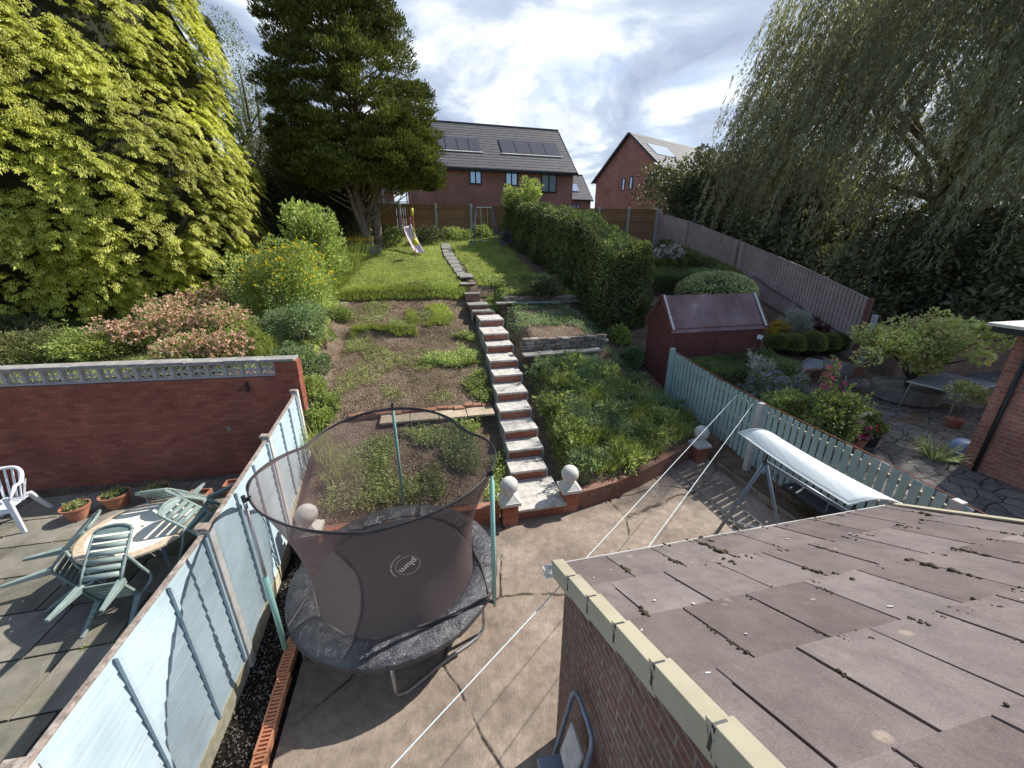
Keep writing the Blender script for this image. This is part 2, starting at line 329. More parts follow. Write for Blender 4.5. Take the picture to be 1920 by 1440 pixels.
M['text_white'] = plain('printed_white', (.65, .65, .65), .6, .05, 4, bump=0)
M['table_stone'] = plain('stone_table_top', (.76, .73, .64), .45, .10, 4, bump=.08, dirt=(.55, .48, .38))
M['table_band'] = plain('mosaic_table_band', (.52, .42, .31), .5, .25, 18, bump=.1)
def mk_canopy():
    b = NB('striped_canopy'); mp = b.mapping(b.tc.outputs['Object'], (45, .8, 1)); s = b.noise(1, 3, .5, mp)
    col = b.ramp(s, [(.35, (.62, .68, .68)), (.6, (.78, .81, .81))]); return b.done(col, .7, 0, .3)
M['canopy'] = mk_canopy()
M['weed'] = leaf_mat('weed_leaf', [(.13, .17, .07), (.21, .26, .09), (.35, .38, .15)], .35)
M['weed_cool'] = leaf_mat('cool_weed_leaf', [(.09, .14, .075), (.15, .21, .11), (.24, .29, .15)], .35)
M['grass'] = leaf_mat('grass_blade', [(.13, .17, .045), (.22, .26, .07), (.34, .35, .12)], .4, big=.6)
M['dry'] = leaf_mat('dry_litter', [(.14, .10, .05), (.24, .18, .10), (.13, .14, .05)], .2)
M['gold'] = leaf_mat('golden_conifer_leaf', [(.29, .29, .055), (.52, .54, .10), (.82, .80, .25)], .4, big=.5, bigamt=.25)
M['dkgreen'] = leaf_mat('dark_conifer_leaf', [(.028, .040, .012), (.075, .090, .022), (.17, .172, .04)], .22, big=.5)
M['hedge'] = leaf_mat('hedge_leaf', [(.06, .085, .035), (.11, .14, .05), (.19, .225, .085)], .25)
M['hedge_dk'] = leaf_mat('dark_shrub_leaf', [(.045, .055, .03), (.085, .09, .045), (.15, .15, .085)], .25)
M['shrub'] = leaf_mat('bright_shrub_leaf', [(.14, .19, .06), (.24, .30, .09), (.36, .41, .16)], .4)
M['willow'] = leaf_mat('willow_leaf', [(.20, .19, .12), (.30, .295, .18), (.44, .43, .29)], .45, big=.3, bigamt=.35)
M['maple'] = leaf_mat('maple_leaf', [(.22, .32, .10), (.40, .46, .16), (.60, .58, .30), (.45, .28, .16)], .45)
M['varieg'] = leaf_mat('variegated_leaf', [(.14, .18, .08), (.34, .36, .18), (.60, .56, .36)], .3)
M['box'] = leaf_mat('box_ball_leaf', [(.10, .125, .03), (.16, .175, .045), (.22, .225, .06)], .2)
M['olive'] = leaf_mat('olive_heather_leaf', [(.08, .09, .035), (.13, .14, .05), (.20, .19, .09)], .3)
M['silver'] = leaf_mat('silver_leaf', [(.18, .20, .18), (.30, .32, .30), (.40, .40, .36)], .3)
def petal(name, *cols): return leaf_mat(name, list(cols), .3, .6, 2, .1)
M['f_yellow'] = petal('yellow_petal', (.68, .50, .02), (.85, .62, .05)); M['f_peach'] = petal('peach_petal', (.70, .40, .30), (.85, .60, .48), (.62, .30, .25))
M['f_pink'] = petal('pink_petal', (.75, .08, .30), (.85, .20, .42)); M['f_purple'] = petal('purple_petal', (.34, .28, .52), (.48, .40, .66))
M['f_white'] = petal('white_petal', (.75, .75, .72), (.9, .9, .86)); M['f_lilac'] = petal('lilac_petal', (.60, .48, .62), (.75, .66, .76))
M['f_red'] = petal('red_petal', (.70, .05, .04), (.8, .1, .06)); M['f_orange'] = petal('orange_petal', (.75, .32, .02), (.80, .45, .03))

# ------------------------------------------------------------------ builders
class MB:
    def __init__(s): s.v = []; s.f = []
    def add(s, vs, fs):
        o = len(s.v); s.v += [tuple(p) for p in vs]; s.f += [tuple(i + o for i in f) for f in fs]; return s
    def box(s, c, d, mt=None, taper=1.0, shear=(0, 0)):
        x, y, z = d[0] / 2, d[1] / 2, d[2] / 2; vs = []
        for k in (-1, 1):
            q = 1 if k < 0 else taper
            for i, j in ((-1, -1), (1, -1), (1, 1), (-1, 1)):
                vs.append(Vector((i * x * q + (shear[0] if k > 0 else 0), j * y * q + (shear[1] if k > 0 else 0), k * z)))
        if mt is not None: vs = [mt @ p for p in vs]
        vs = [p + Vector(c) for p in vs]
        return s.add(vs, [(3, 2, 1, 0), (4, 5, 6, 7), (0, 1, 5, 4), (1, 2, 6, 5), (2, 3, 7, 6), (3, 0, 4, 7)])
    def seg(s, a, b, w, h, up=(0, 0, 1), taper=1.0):
        a = Vector(a); b = Vector(b); d = (b - a); L = d.length; d.normalize(); u = Vector(up)
        x = d.cross(u); x = x.normalized() if x.length > 1e-4 else Vector((1, 0, 0)); y = x.cross(d).normalized(); vs = []
        for p, q in ((a, 1), (b, taper)):
            for i, j in ((-1, -1), (1, -1), (1, 1), (-1, 1)): vs.append(p + x * (i * w / 2 * q) + y * (j * h / 2 * q))
        return s.add(vs, [(3, 2, 1, 0), (4, 5, 6, 7), (0, 1, 5, 4), (1, 2, 6, 5), (2, 3, 7, 6), (3, 0, 4, 7)])
    def tube(s, pts, r, n=8, closed=False, cap=True):
        pts = [Vector(p) for p in pts]; m = len(pts); rr = r if isinstance(r, (list, tuple)) else [r] * m
        ref = None; rings = []
        for i, p in enumerate(pts):
            if closed: d = pts[(i + 1) % m] - pts[i - 1]
            else: d = pts[min(i + 1, m - 1)] - pts[max(i - 1, 0)]
            d.normalize()
            if ref is None: ref = Vector((0, 0, 1)) if abs(d.z) < .9 else Vector((1, 0, 0))
            x = (ref - d * ref.dot(d)).normalized(); ref = x; y = d.cross(x)
            rings.append([p + (x * math.cos(2 * PI * k / n) + y * math.sin(2 * PI * k / n)) * rr[i] for k in range(n)])
        vs = [q for g in rings for q in g]; fs = []
        for i in range(m if closed else m - 1):
            j = (i + 1) % m
            for k in range(n): fs.append((i * n + k, i * n + (k + 1) % n, j * n + (k + 1) % n, j * n + k))
        if cap and not closed: fs += [tuple(range(n))[::-1], tuple((m - 1) * n + k for k in range(n))]
        return s.add(vs, fs)
    def lathe(s, prof, c=(0, 0, 0), n=24, sx=1, sy=1, cap=False):
        vs = []; fs = []
        for r, z in prof:
            for k in range(n): vs.append((c[0] + r * sx * math.cos(2 * PI * k / n), c[1] + r * sy * math.sin(2 * PI * k / n), c[2] + z))
        for i in range(len(prof) - 1):
            for k in range(n): fs.append((i * n + k, i * n + (k + 1) % n, (i + 1) * n + (k + 1) % n, (i + 1) * n + k))
        if cap: fs += [tuple(range(n))[::-1], tuple((len(prof) - 1) * n + k for k in range(n))]
        return s.add(vs, fs)
    def sphere(s, c, r, n=20, sz=1.0, lump=0.0):
        prof = [(max(.001, math.sin(PI * i / (n // 2))), -math.cos(PI * i / (n // 2))) for i in range(n // 2 + 1)]
        o = len(s.v); s.lathe([(a * r, b * r * sz) for a, b in prof], c, n)
        if lump:
            for i in range(o, len(s.v)):
                p = Vector(s.v[i]) - Vector(c); k = 1 + lump * noise.noise(Vector(s.v[i]) * 2.2 / max(r, .3)); s.v[i] = tuple(Vector(c) + p * k)
        return s
    def prism(s, poly, y0, y1):  # poly in (x,z), extruded along y
        n = len(poly); vs = [(x, y0, z) for x, z in poly] + [(x, y1, z) for x, z in poly]
        return s.add(vs, [tuple(range(n)), tuple(range(2 * n - 1, n - 1, -1))] + [(i + n, (i + 1) % n + n, (i + 1) % n, i) for i in range(n)])
    def grid(s, fn, nu, nv):
        vs = [fn(i / nu, j / nv) for j in range(nv + 1) for i in range(nu + 1)]
        return s.add(vs, [(j * (nu + 1) + i, j * (nu + 1) + i + 1, (j + 1) * (nu + 1) + i + 1, (j + 1) * (nu + 1) + i) for j in range(nv) for i in range(nu)])
    def build(s, name, mat, parent=None, smooth=False, bevel=0, loc=None, rotz=None, solid=0):
        me = bpy.data.meshes.new(name); me.from_pydata(s.v, [], s.f); me.update()
        uvl = me.uv_layers.new(name='UVMap'); uv = np.zeros(len(me.loops) * 2)
        for p in me.polygons:
            nx, ny, nz = (abs(a) for a in p.normal)
            for li in p.loop_indices:
                c = me.vertices[me.loops[li].vertex_index].co
                if nz > nx and nz > ny: a = (c.x, c.y)
                elif ny >= nx: a = (c.x, c.z)
                else: a = (c.y, c.z)
                uv[li * 2], uv[li * 2 + 1] = a
        uvl.data.foreach_set('uv', uv)
        if smooth: me.polygons.foreach_set('use_smooth', [True] * len(me.polygons))
        me.materials.append(mat); o = bpy.data.objects.new(name, me); COL.objects.link(o)
        if parent is not None: o.parent = parent
        if loc is not None: o.location = loc
        if rotz is not None: o.rotation_euler = (0, 0, rotz)
        if smooth and bevel:
            pass
        if solid:
            m = o.modifiers.new('thick', 'SOLIDIFY'); m.thickness = solid
        if bevel:
            m = o.modifiers.new('bevel', 'BEVEL'); m.width = bevel; m.segments = 2; m.limit_method = 'ANGLE'
        return o
def thing(name, label, cat, loc=(0, 0, 0), rotz=0.0, group=None):
    o = bpy.data.objects.new(name, None); COL.objects.link(o); o.location = loc; o.rotation_euler = (0, 0, rotz)
    o.empty_display_size = .1; o['label'] = label; o['category'] = cat
    if group: o['group'] = group
    return o
def tag(o, label, cat, group=None, kind=None):
    o['label'] = label; o['category'] = cat
    if group: o['group'] = group
    if kind: o['kind'] = kind
    return o
def struct(o, label=None, cat=None):
    o['kind'] = 'structure'
    if label: o['label'] = label
    if cat: o['category'] = cat
    return o
def dup(root, loc, rotz, label=None, group=None):
    r = root.copy(); COL.objects.link(r); r.location = loc; r.rotation_euler = (0, 0, rotz)
    if label: r['label'] = label
    if group: r['group'] = group
    for ch in list(root.children):
        c = ch.copy(); COL.objects.link(c); c.parent = r
        for g in ch.children:
            d = g.copy(); COL.objects.link(d); d.parent = c
    return r
def sag(a, b, k, n=20):
    a = Vector(a); b = Vector(b); return [a.lerp(b, i / n) - Vector((0, 0, k * 4 * (i / n) * (1 - i / n))) for i in range(n + 1)]

# leaves: diamonds, arrays of centre / direction / normal
def unit(a): return a / np.maximum(np.linalg.norm(a, axis=1, keepdims=True), 1e-9)
def rdir(n): return unit(rng.normal(size=(n, 3)))
def leaves(name, C, D, L, Wd, mat, parent=None, Nrm=None, blade=False):
    n = len(C); C = np.asarray(C, float); D = unit(np.asarray(D, float))
    if Nrm is None: Nrm = rdir(n)
    S = unit(np.cross(D, Nrm)); L = np.broadcast_to(np.asarray(L, float), (n,))[:, None] * rng.uniform(.55, 1.45, (n, 1))
    Wd = np.broadcast_to(np.asarray(Wd, float), (n,))[:, None] * rng.uniform(.8, 1.2, (n, 1)); U = unit(np.cross(S, D))
    V = np.empty((n, 4, 3)); V[:, 0] = C; V[:, 1] = C + D * L * (.25 if blade else .5) + S * Wd * .5; V[:, 2] = C + D * L - U * L * .15; V[:, 3] = C + D * L * (.25 if blade else .5) - S * Wd * .5
    me = bpy.data.meshes.new(name); me.vertices.add(n * 4); me.vertices.foreach_set('co', V.reshape(-1))
    me.loops.add(n * 4); me.loops.foreach_set('vertex_index', np.arange(n * 4, dtype=np.int32))
    me.polygons.add(n); me.polygons.foreach_set('loop_start', np.arange(0, n * 4, 4, dtype=np.int32))
    me.polygons.foreach_set('loop_total', np.full(n, 4, dtype=np.int32)); me.update(calc_edges=True)
    me.materials.append(mat); o = bpy.data.objects.new(name, me); COL.objects.link(o)
    if parent is not None: o.parent = parent
    return o
def clump_cloud(k, rad, cr, n, zmin=-1.0, shell=.65, up=.3):
    """n leaf positions on k clumps that fill an ellipsoid rad; returns centre and outward direction"""
    d = rdir(k); d[:, 2] = np.where(d[:, 2] < zmin, -d[:, 2], d[:, 2]); r = rng.uniform(shell, 1.0, (k, 1))
    cc = d * r * np.array(rad); per = n // k; cc = np.repeat(cc, per, 0); cs = np.repeat(rng.uniform(.65, 1.25, k), per)
    q = rdir(len(cc)); P = cc + q * (np.asarray(cr) * cs * rng.uniform(.75, 1.05, len(cc)))[:, None]
    return P, unit(q + np.array([0, 0, up]) + unit(cc) * .5)
def shrub(name, label, cat, base, rx, ry, h, k, n, L, Wd, mat, cr=None, flowers=None, fn=0, fs=.04, stems=True, group=None, rot=0, low=-.15, up=.3, stemmat=None, shell=.5, ftop=True):
    r = thing(name, label, cat, base, rot, group); cr = cr or min(rx, ry, h) * .3
    P, D = clump_cloud(k, (max(rx - cr * .6, .05), max(ry - cr * .6, .05), h / 2), cr, n, shell=shell, up=up)
    P[:, 2] += h / 2; m = P[:, 2] > low; P = P[m]; D = D[m]
    D = unit(D + rdir(len(D)) * .6)
    ns = 30; q0 = P[rng.choice(len(P), ns)]; dv = unit(unit(q0 - np.array([0, 0, h * .3])) + rdir(ns) * .5 + np.array([0, 0, .5])); SPp = []; SDd = []
    for i in range(ns):
        f = rng.uniform(0, 1, 12) * (.14 + .16 * random.random()) * min(1.2, max(h, .6)); SPp.append(q0[i] + np.outer(f, dv[i])); SDd.append(dv[i] + rng.normal(0, .7, (12, 3)))
    P = np.concatenate([P] + SPp); D = np.concatenate([D] + SDd); leaves('foliage', P, D, L, Wd, mat, r)
    if flowers:
        idx = rng.choice(len(P), fn * 4); q = idx[P[idx, 2] > (h * .45 if ftop else h * .1)][:fn]
        if len(q):
            base_p = P[q] + unit(P[q] - np.array([0, 0, h / 3])) * cr * .25
            pp = np.repeat(base_p, 5, 0); leaves('flowers', pp, rdir(len(pp)) + np.array([0, 0, .5]), fs, fs * .8, flowers, r)
    if stems:
        mb = MB()
        for i in range(7):
            a = random.uniform(0, 2 * PI); mb.tube([(math.cos(a) * .04, math.sin(a) * .04, -.05), (math.cos(a) * rx * .3, math.sin(a) * ry * .3, h * .35), (math.cos(a) * rx * .6, math.sin(a) * ry * .6, h * .7)], [.02 + h * .006, .013 + h * .003, .006], 5)
        mb.build('stems', stemmat or M['bark'], r)
    return r
def blades(C, h, w, mat, name, parent=None, lean=.35, kind=None):
    n = len(C); D = rdir(n) * lean + np.array([0, 0, 1.0]); return leaves(name, C, D, h, w, mat, parent, blade=True)
def pts_ts(tr, sr, n, maskf=None):
    out = []
    while len(out) < n:
        t = random.uniform(*tr); s = random.uniform(*sr)
        if maskf and not maskf(t, s): continue
        p = GT(t, s); out.append(p)
    return out
def rosettes(pts, nl, r, hz):
    """each point grows nl leaves of a low weed; stems lift them to hz"""
    P = np.array([tuple(p) for p in pts]); P = np.repeat(P, nl, 0); n = len(P)
    a = rng.uniform(0, 2 * PI, n); rad = rng.uniform(0, r, n); hh = rng.uniform(0.02, 1, n) * np.repeat(rng.uniform(.4, 1.3, len(pts)), nl) * hz
    P[:, 0] += np.cos(a) * rad; P[:, 1] += np.sin(a) * rad; P[:, 2] += hh
    D = np.stack([np.cos(a), np.sin(a), rng.uniform(-.1, 1.0, n)], 1); return P, D

# ================================================================== SETTING
def build_terrain():
    def axis(a, b, step, far_lo, far_hi):
        v = list(np.arange(a, b, step)); k = step; x = a
        lo = []
        while x > far_lo: k *= 1.35; x -= k; lo.append(x)
        hi = []; k = step; x = v[-1]
        while x < far_hi: k *= 1.35; x += k; hi.append(x)
        return sorted(lo) + v + hi
    tt = axis(-12, 17, .1, -500, 500); ss = axis(-1, 25, .1, -60, 900)
    vs = []; n = len(tt)
    for s_ in ss:
        for t_ in tt:
            p = W(t_, s_); z = T(p.x, p.y)
            if s_ > 5.8 and (t_ < 6.4 or t_ > 6.6): z += .05 * noise.noise(Vector((t_ * 1.6, s_ * 1.6, 0))) + .03 * noise.noise(Vector((t_ * 5, s_ * 5, 0)))
            if s_ > 60: z = 5.3 - (s_ - 60) * .012
            vs.append((p.x, p.y, z))
    mb = MB(); mb.v = vs
    mb.f = [(j * n + i, j * n + i + 1, (j + 1) * n + i + 1, (j + 1) * n + i) for j in range(len(ss) - 1) for i in range(n - 1)]
    struct(mb.build('ground', M['soil'], smooth=True))
build_terrain()
def sheet(name, region, step, mat, dz, mask=None, lump=.03):
    t0, t1, s0, s1 = region; nu = int((t1 - t0) / step); nv = int((s1 - s0) / step); vs = []; fs = []
    for j in range(nv + 1):
        for i in range(nu + 1):
            t_ = t0 + (t1 - t0) * i / nu; s_ = s0 + (s1 - s0) * j / nv; p = W(t_, s_)
            z = T(p.x, p.y) + dz
            if lump: z += .05 * noise.noise(Vector((t_ * 1.6, s_ * 1.6, 0))) + .03 * noise.noise(Vector((t_ * 5, s_ * 5, 0))) + lump * noise.noise(Vector((t_ * 3, s_ * 3, 4)))
            vs.append((p.x, p.y, z))
    for j in range(nv):
        for i in range(nu):
            if mask and not mask(t0 + (t1 - t0) * (i + .5) / nu, s0 + (s1 - s0) * (j + .5) / nv): continue
            a = j * (nu + 1) + i; fs.append((a, a + 1, a + nu + 2, a + nu + 1))
    mb = MB(); mb.add(vs, fs); return mb.build(name, mat, smooth=True)
pa = hit(874, 522); pb = hit(828, 463); PTA = TS(pa.x, pa.y); PTB = TS(pb.x, pb.y)
def path_t(s_):
    t_ = PTA[0] + (PTB[0] - PTA[0]) * (s_ - PTA[1]) / (PTB[1] - PTA[1]); return max(1.2, min(2.2, t_))
def lawn_edge(t): return 14.42 + .12 * math.sin(t * 2.1) + .16 * noise.noise(Vector((t * 2.7, 3, 0))) + .07 * noise.noise(Vector((t * 9, 3, 0))) + (.12 if t > 2 else 0) - (.0 if t < 2 else .35)
struct(sheet('lawn', (-3.2, 4.3, 13.2, 24), .12, M['turf'], .03, lambda t, s: s > lawn_edge(t) and not (abs(t - path_t(s)) < .30 and s < 20.2)))
# concrete patio: flat slab up to the retaining walls
mb = MB(); pts = [(-1.72, -4), (6.12, -4), (6.12, 6.9)] + [(t, s + .05) for t, s in CURVE[::-1]] + [(2.2, 5.9), (-1.72, 5.5)]
P = [W(t, s) for t, s in pts]; n = len(P)
mb.add([(p.x, p.y, 0) for p in P] + [(p.x, p.y, -.12) for p in P], [tuple(range(n))] + [(i, i + n, (i + 1) % n + n, (i + 1) % n) for i in range(n)])
struct(mb.build('patio', M['concrete']))
mb = MB(); mb.grid(lambda a, b: tuple(W(-2.36 + a * .66, -4 + b * 9.5) + Vector((0, 0, -.015 + .02 * noise.noise(Vector((a * 6, b * 60, 0)))))), 8, 90)
struct(mb.build('gravel_strip', M['gravel'], smooth=True))
pp = [W(random.uniform(-2.28, -1.82), random.uniform(1.2, 5.4)) for _ in range(2500)]
mb = MB()
for p in pp:
    r_ = random.uniform(.003, .009); a = random.uniform(0, 6.28); z = random.uniform(0, .004)
    mb.box((p.x, p.y, z + r_ * .3), (r_ * 2, r_ * 1.4, r_), Matrix.Rotation(a, 3, 'Z'))
M['pebble'] = mk_tile('pebbles', (.06, .05, .045), (.34, .30, .27)); tag(mb.build('gravel', M['pebble']), 'loose pale gravel scattered on the dark strip beside the blue fence', 'gravel', kind='stuff')
# neighbour's slab paving on the left
def mk_slabmat():
    b = NB('mossy_paving'); col = b.ramp(b.island(), [(0, (.15, .14, .11)), (1, (.24, .22, .185))])
    col = b.mix(1.0, col, b.ramp(b.noise(2.5, 9, .72), [(.3, .6), (.7, 1.3)]), 'MULTIPLY')
    col = b.mix(b.ramp(b.noise(1.6, 6, .7), [(.56, 0.0), (.70, .5)]), col, (.13, .13, .06))
    col = b.mix(b.ramp(b.noise(15, 5, .8), [(.66, 0.0), (.7, .7)]), col, (.38, .35, .30))
    b.bump(b.noise(30, 7, .75), .7, .008); return b.done(col, .9, 0, .2)
M['paving'] = mk_slabmat(); mb = MB(); si = 0
for j in range(-6, 11):
    for i in range(13):
        t_ = -2.75 - i * .91 - (.45 if j % 2 else 0); s_ = .25 + j * .76
        if t_ < -13: continue
        p = W(t_, s_); mb.box((p.x, p.y, -.075), (.885, .735, .05), Matrix.Rotation(GA + random.uniform(-.004, .004), 3, 'Z') @ Matrix.Rotation(random.uniform(-.006, .006), 3, 'X'))
struct(mb.build('left_patio_paving', M['paving'], bevel=.006))
pos = []
for _ in range(260):
    j = random.randint(-3, 10); t_ = random.uniform(-11, -2.7); p = W(t_, .25 + (j - .5) * .76 + random.uniform(-.01, .01)); 
    if noise.noise(Vector((p.x * 1.3, p.y * 1.3, 9))) > .05: pos.append((p.x, p.y, -.06))
Pq, Dq = rosettes(pos, 7, .03, .03); tag(leaves('joint_weeds', Pq, Dq, .04, .015, M['grass']), 'small weeds in the paving joints of the left patio', 'weeds', kind='stuff')
struct(sheet('right_patio_paving', (6.72, 24, -3, 8.75), .5, M['crazy'], .012, lump=0))
def park_lawn(): return sheet('neighbour_lawn', (-12, -2.8, 9.0, 22), .2, M['turf'], .03, lambda t, s: s > 9.0)
struct(park_lawn())

# ---- stairs
STEPS = [(983, 1040, 930), (958, 1028, 881), (955, 1018, 841), (948, 1007, 805), (938, 997, 768), (932, 991, 735), (925, 980, 702), (918, 973, 675), (912, 965, 647), (903, 957, 625), (898, 946, 599)]
st = thing('garden_stairs', 'long straight flight of brick garden steps with pale stone treads climbing the bank', 'stairs', (0, 0, 0), GA)
fr = []
for i, (a, b_, v) in enumerate(STEPS):
    z = .25 + .22 * i; p = atz(a, v, z); q = atz(b_, v, z); t1, s1 = TS(p.x, p.y); t2, s2 = TS(q.x, q.y); fr.append(((t1 + t2) / 2, (s1 + s2) / 2, z))
fr[0] = (1.755, 5.44, .25); W_ST = .74
def fpx(u, v, z): p = atz(u, v, z); q = TS(p.x, p.y); return (q[0], q[1], z)
fr.append(fpx(907, 583, 2.58)); fr.append(fpx(898, 571, 2.74)); fr.append(fpx(886, 550, 3.04)); fr.append(fpx(878, 532, 3.32)); fr.append((fpx(872, 522, 3.45)[0], fr[-1][1] + .75, 3.45)); ENDS = fr[-1][1]
for i in range(len(fr) - 1):
    t_, s_, z = fr[i]; s2 = fr[i + 1][1]; w = W_ST if i < 11 else (.72 if i < 13 else .56)
    if i == 0: w = .93
    rz = Matrix.Rotation(random.uniform(-.015, .015), 3, 'Z')
    m_ = MB(); m_.box((t_ + random.uniform(-.01, .01), (s_ + s2) / 2 - .01 + .02, z - .025), (w, s2 - s_ + .06, .05), rz); m_.build('tread', M['slab_light'] if i < 11 else M['slab_grey'], st, bevel=.008)
    m_ = MB(); zb = (fr[i - 1][2] if i else -.02) - .05; dp = s2 - s_ if i < 11 else .12
    m_.box((t_, s_ + .02 + dp / 2 + .02, (zb + z - .05) / 2), (w - .06, dp, z - .05 - zb), rz); m_.build('riser', M['brick_orange'] if i < 12 else M['brick_low'], st)
for sd in (-1, 1):
    m_ = MB(); o = []
    for i in range(1, 12):
        t_, s_, z = fr[i]; s2 = fr[i + 1][1]
        m_.box((t_ + sd * (W_ST / 2 - .015 + .012), (s_ + s2) / 2 + .02, z - .36 - .05), (.045, s2 - s_ + .002, .72))
    m_.build('side_wall', M['render'], st, bevel=.004)
# path slabs across the lawn
k = 0; s_ = ENDS + .02
while s_ < 20.3:
    t_ = path_t(s_)
    L_ = random.uniform(.5, .62); p = GT(t_, s_ + L_ / 2); sl_ = (T(*W(t_, s_ + L_).xy) - T(*W(t_, s_).xy)) / L_
    m_ = MB(); m_.box((0, 0, 0), (.5 - .012 * (s_ - 15), L_ - .03, .05), Matrix.Rotation(math.atan(sl_), 3, 'X'))
    o = m_.build('stepping_slab', M['slab_grey'], bevel=.008, loc=(p.x, p.y, p.z + .045), rotz=GA + random.uniform(-.05, .05))
    tag(o, 'worn grey path slab set in the lawn above the steps', 'paving slab', 'slabs of the narrow lawn path'); s_ += L_; k += 1

# ---- low retaining walls and pillars
def wall_run(name, label, pts, z0, z1, th, mat, cap=None, cat='wall'):
    r = thing(name, label, cat, (0, 0, 0), GA); vs = []; m_ = MB()
    for i in range(len(pts) - 1):
        a = Vector((pts[i][0], pts[i][1], 0)); b = Vector((pts[i + 1][0], pts[i + 1][1], 0)); d = (b - a).normalized(); nn = Vector((-d.y, d.x, 0)) * th / 2
        if i == 0: pass
        d1 = (Vector((*pts[min(i + 2, len(pts) - 1)], 0)) - a).normalized() if i + 2 < len(pts) else d; d0 = (b - Vector((*pts[max(i - 1, 0)], 0))).normalized()
        n0 = Vector((-d0.y, d0.x, 0)) * th / 2; n1 = Vector((-d1.y, d1.x, 0)) * th / 2
        for za, zb, e, M_ in ((z0, z1, 0, m_),):
            q = [a - n0, b - n1, b + n1, a + n0]; M_.add([(p.x, p.y, za) for p in q] + [(p.x, p.y, zb) for p in q], [(0, 1, 5, 4), (2, 3, 7, 6), (4, 5, 6, 7), (1, 2, 6, 5), (3, 0, 4, 7)])
    m_.build('brickwork', mat, r)
    return r
cw = []
for i in range(len(CURVE) - 1):
    for k in range(4):
        a, b_ = CURVE[i], CURVE[i + 1]; cw.append((a[0] + (b_[0] - a[0]) * k / 4, a[1] + (b_[1] - a[1]) * k / 4 + .03))
cw.append(CURVE[-1])
wall_run('curved_retaining_wall', 'low curved brown brick wall edging the weedy bed right of the steps', cw, -.03, .36, .15, M['brick_low'])
wall_run('low_retaining_wall', 'low straight brick wall behind the trampoline', [(-2.25, 5.52), (1.0, 5.56)], -.03, .36, .15, M['brick_orange'])
def ball_pillar(label, t, s, bz=0.0, h=.42, r=.158, pyr=True):
    p = W(t, s, bz); o = thing('ball_pillar', label, 'pillar', p, GA, 'stone balls on brick pillars')
    if h > .05: MB().box((0, 0, h / 2 - .02), (.27, .27, h + .04)).build('brick_pier', M['brick_orange'], o)
    c = MB(); c.box((0, 0, h + .03), (.36, .36, .06)); c.box((0, 0, h + .12), (.33, .33, .12), taper=.38); c.build('cap', M['concrete_white'], o, bevel=.006)
    MB().sphere((0, 0, h + .18 + r * .86), r, 28).build('ball', M['concrete_white'], o, smooth=True); return o
ball_pillar('cracked stone ball on the brick pillar left of the bottom step', 1.18, 5.50)
ball_pillar('clean stone ball on the brick pillar right of the bottom step', 2.33, 5.62)
ball_pillar('weathered stone ball at the far end of the curved wall by the picket fence', 5.83, 6.62, .0, .36, .16)
ball_pillar('stone ball seen through the trampoline net beside the blue fence', -1.98, 5.35, 0, .48, .16)
# ---- slab strips and dry stone walls in the beds
def slab_strip(name, label, t0, t1, s, z, n, w, mat, lens=.07, grp='slab strips across the beds'):
    r = thing(name, label, 'paving', (0, 0, 0), GA, grp)
    L_ = (t1 - t0) / n
    for i in range(n):
        m_ = MB(); m_.box((t0 + (i + .5) * L_, s + random.uniform(-.02, .02) + (i - n / 2) * lens, z + random.uniform(-.01, .01)), (L_ - .015, w, .05), Matrix.Rotation(random.uniform(-.02, .02), 3, 'Z')); m_.build('slab', mat, r, bevel=.008)
    return r
slab_strip('slab_strip', 'tan slab strip crossing the bed behind the trampoline net', -1.15, 1.38, 8.12, 1.0, 4, .44, M['slab_tan'], 0)
slab_strip('slab_strip', 'grey slab strip under the dry stone wall right of the steps', 2.45, 4.75, 9.72, 1.86, 5, .34, M['slab_grey'], .03)
slab_strip('slab_strip', 'upper grey slab strip below the right half of the lawn', 2.35, 4.55, 12.95, 2.78, 6, .36, M['slab_grey'], -.02)
def stones(name, label, t0, t1, s, z0, rows, mat, big=(.22, .07), lean=0, cat='wall'):
    m_ = MB()
    for r_ in range(rows):
        t_ = t0 + random.uniform(-.05, .05)
        while t_ < t1:
            L_ = random.uniform(.5, 1.5) * big[0]; hh = big[1] * random.uniform(.75, 1.2)
            m_.box((t_ + L_ / 2, s + random.uniform(-.03, .03) + lean * (t_ - t0), z0 + r_ * big[1] + hh / 2), (L_ * .96, .2 * random.uniform(.8, 1.2), hh * .95), Matrix.Rotation(random.uniform(-.1, .1), 3, 'Z') @ Matrix.Rotation(random.uniform(-.04, .04), 3, 'Y')); t_ += L_
    o = m_.build(name, mat, bevel=.012, rotz=GA); tag(o, label, cat); return o
M['stone'] = mk_tile('dry_stone', (.17, .14, .12), (.33, .28, .24)); M['oldbrick'] = mk_tile('old_edging_brick', (.22, .10, .065), (.32, .18, .12))
stones('dry_stone_wall', 'dry stone wall of thin flat stones above the slab strip right of the steps', 2.5, 4.95, 10.0, 1.84, 5, M['stone'], (.2, .075), .03)
stones('dry_stone_wall', 'overgrown low stone wall at the foot of the right lawn bank', 2.7, 5.2, 13.28, 2.7, 4, M['stone'], (.22, .065), .0)
stones('brick_edging', 'row of loose old bricks behind the tan slab strip', -1.9, 1.3, 8.42, .98, 1, M['oldbrick'], (.24, .11), 0, 'edging')

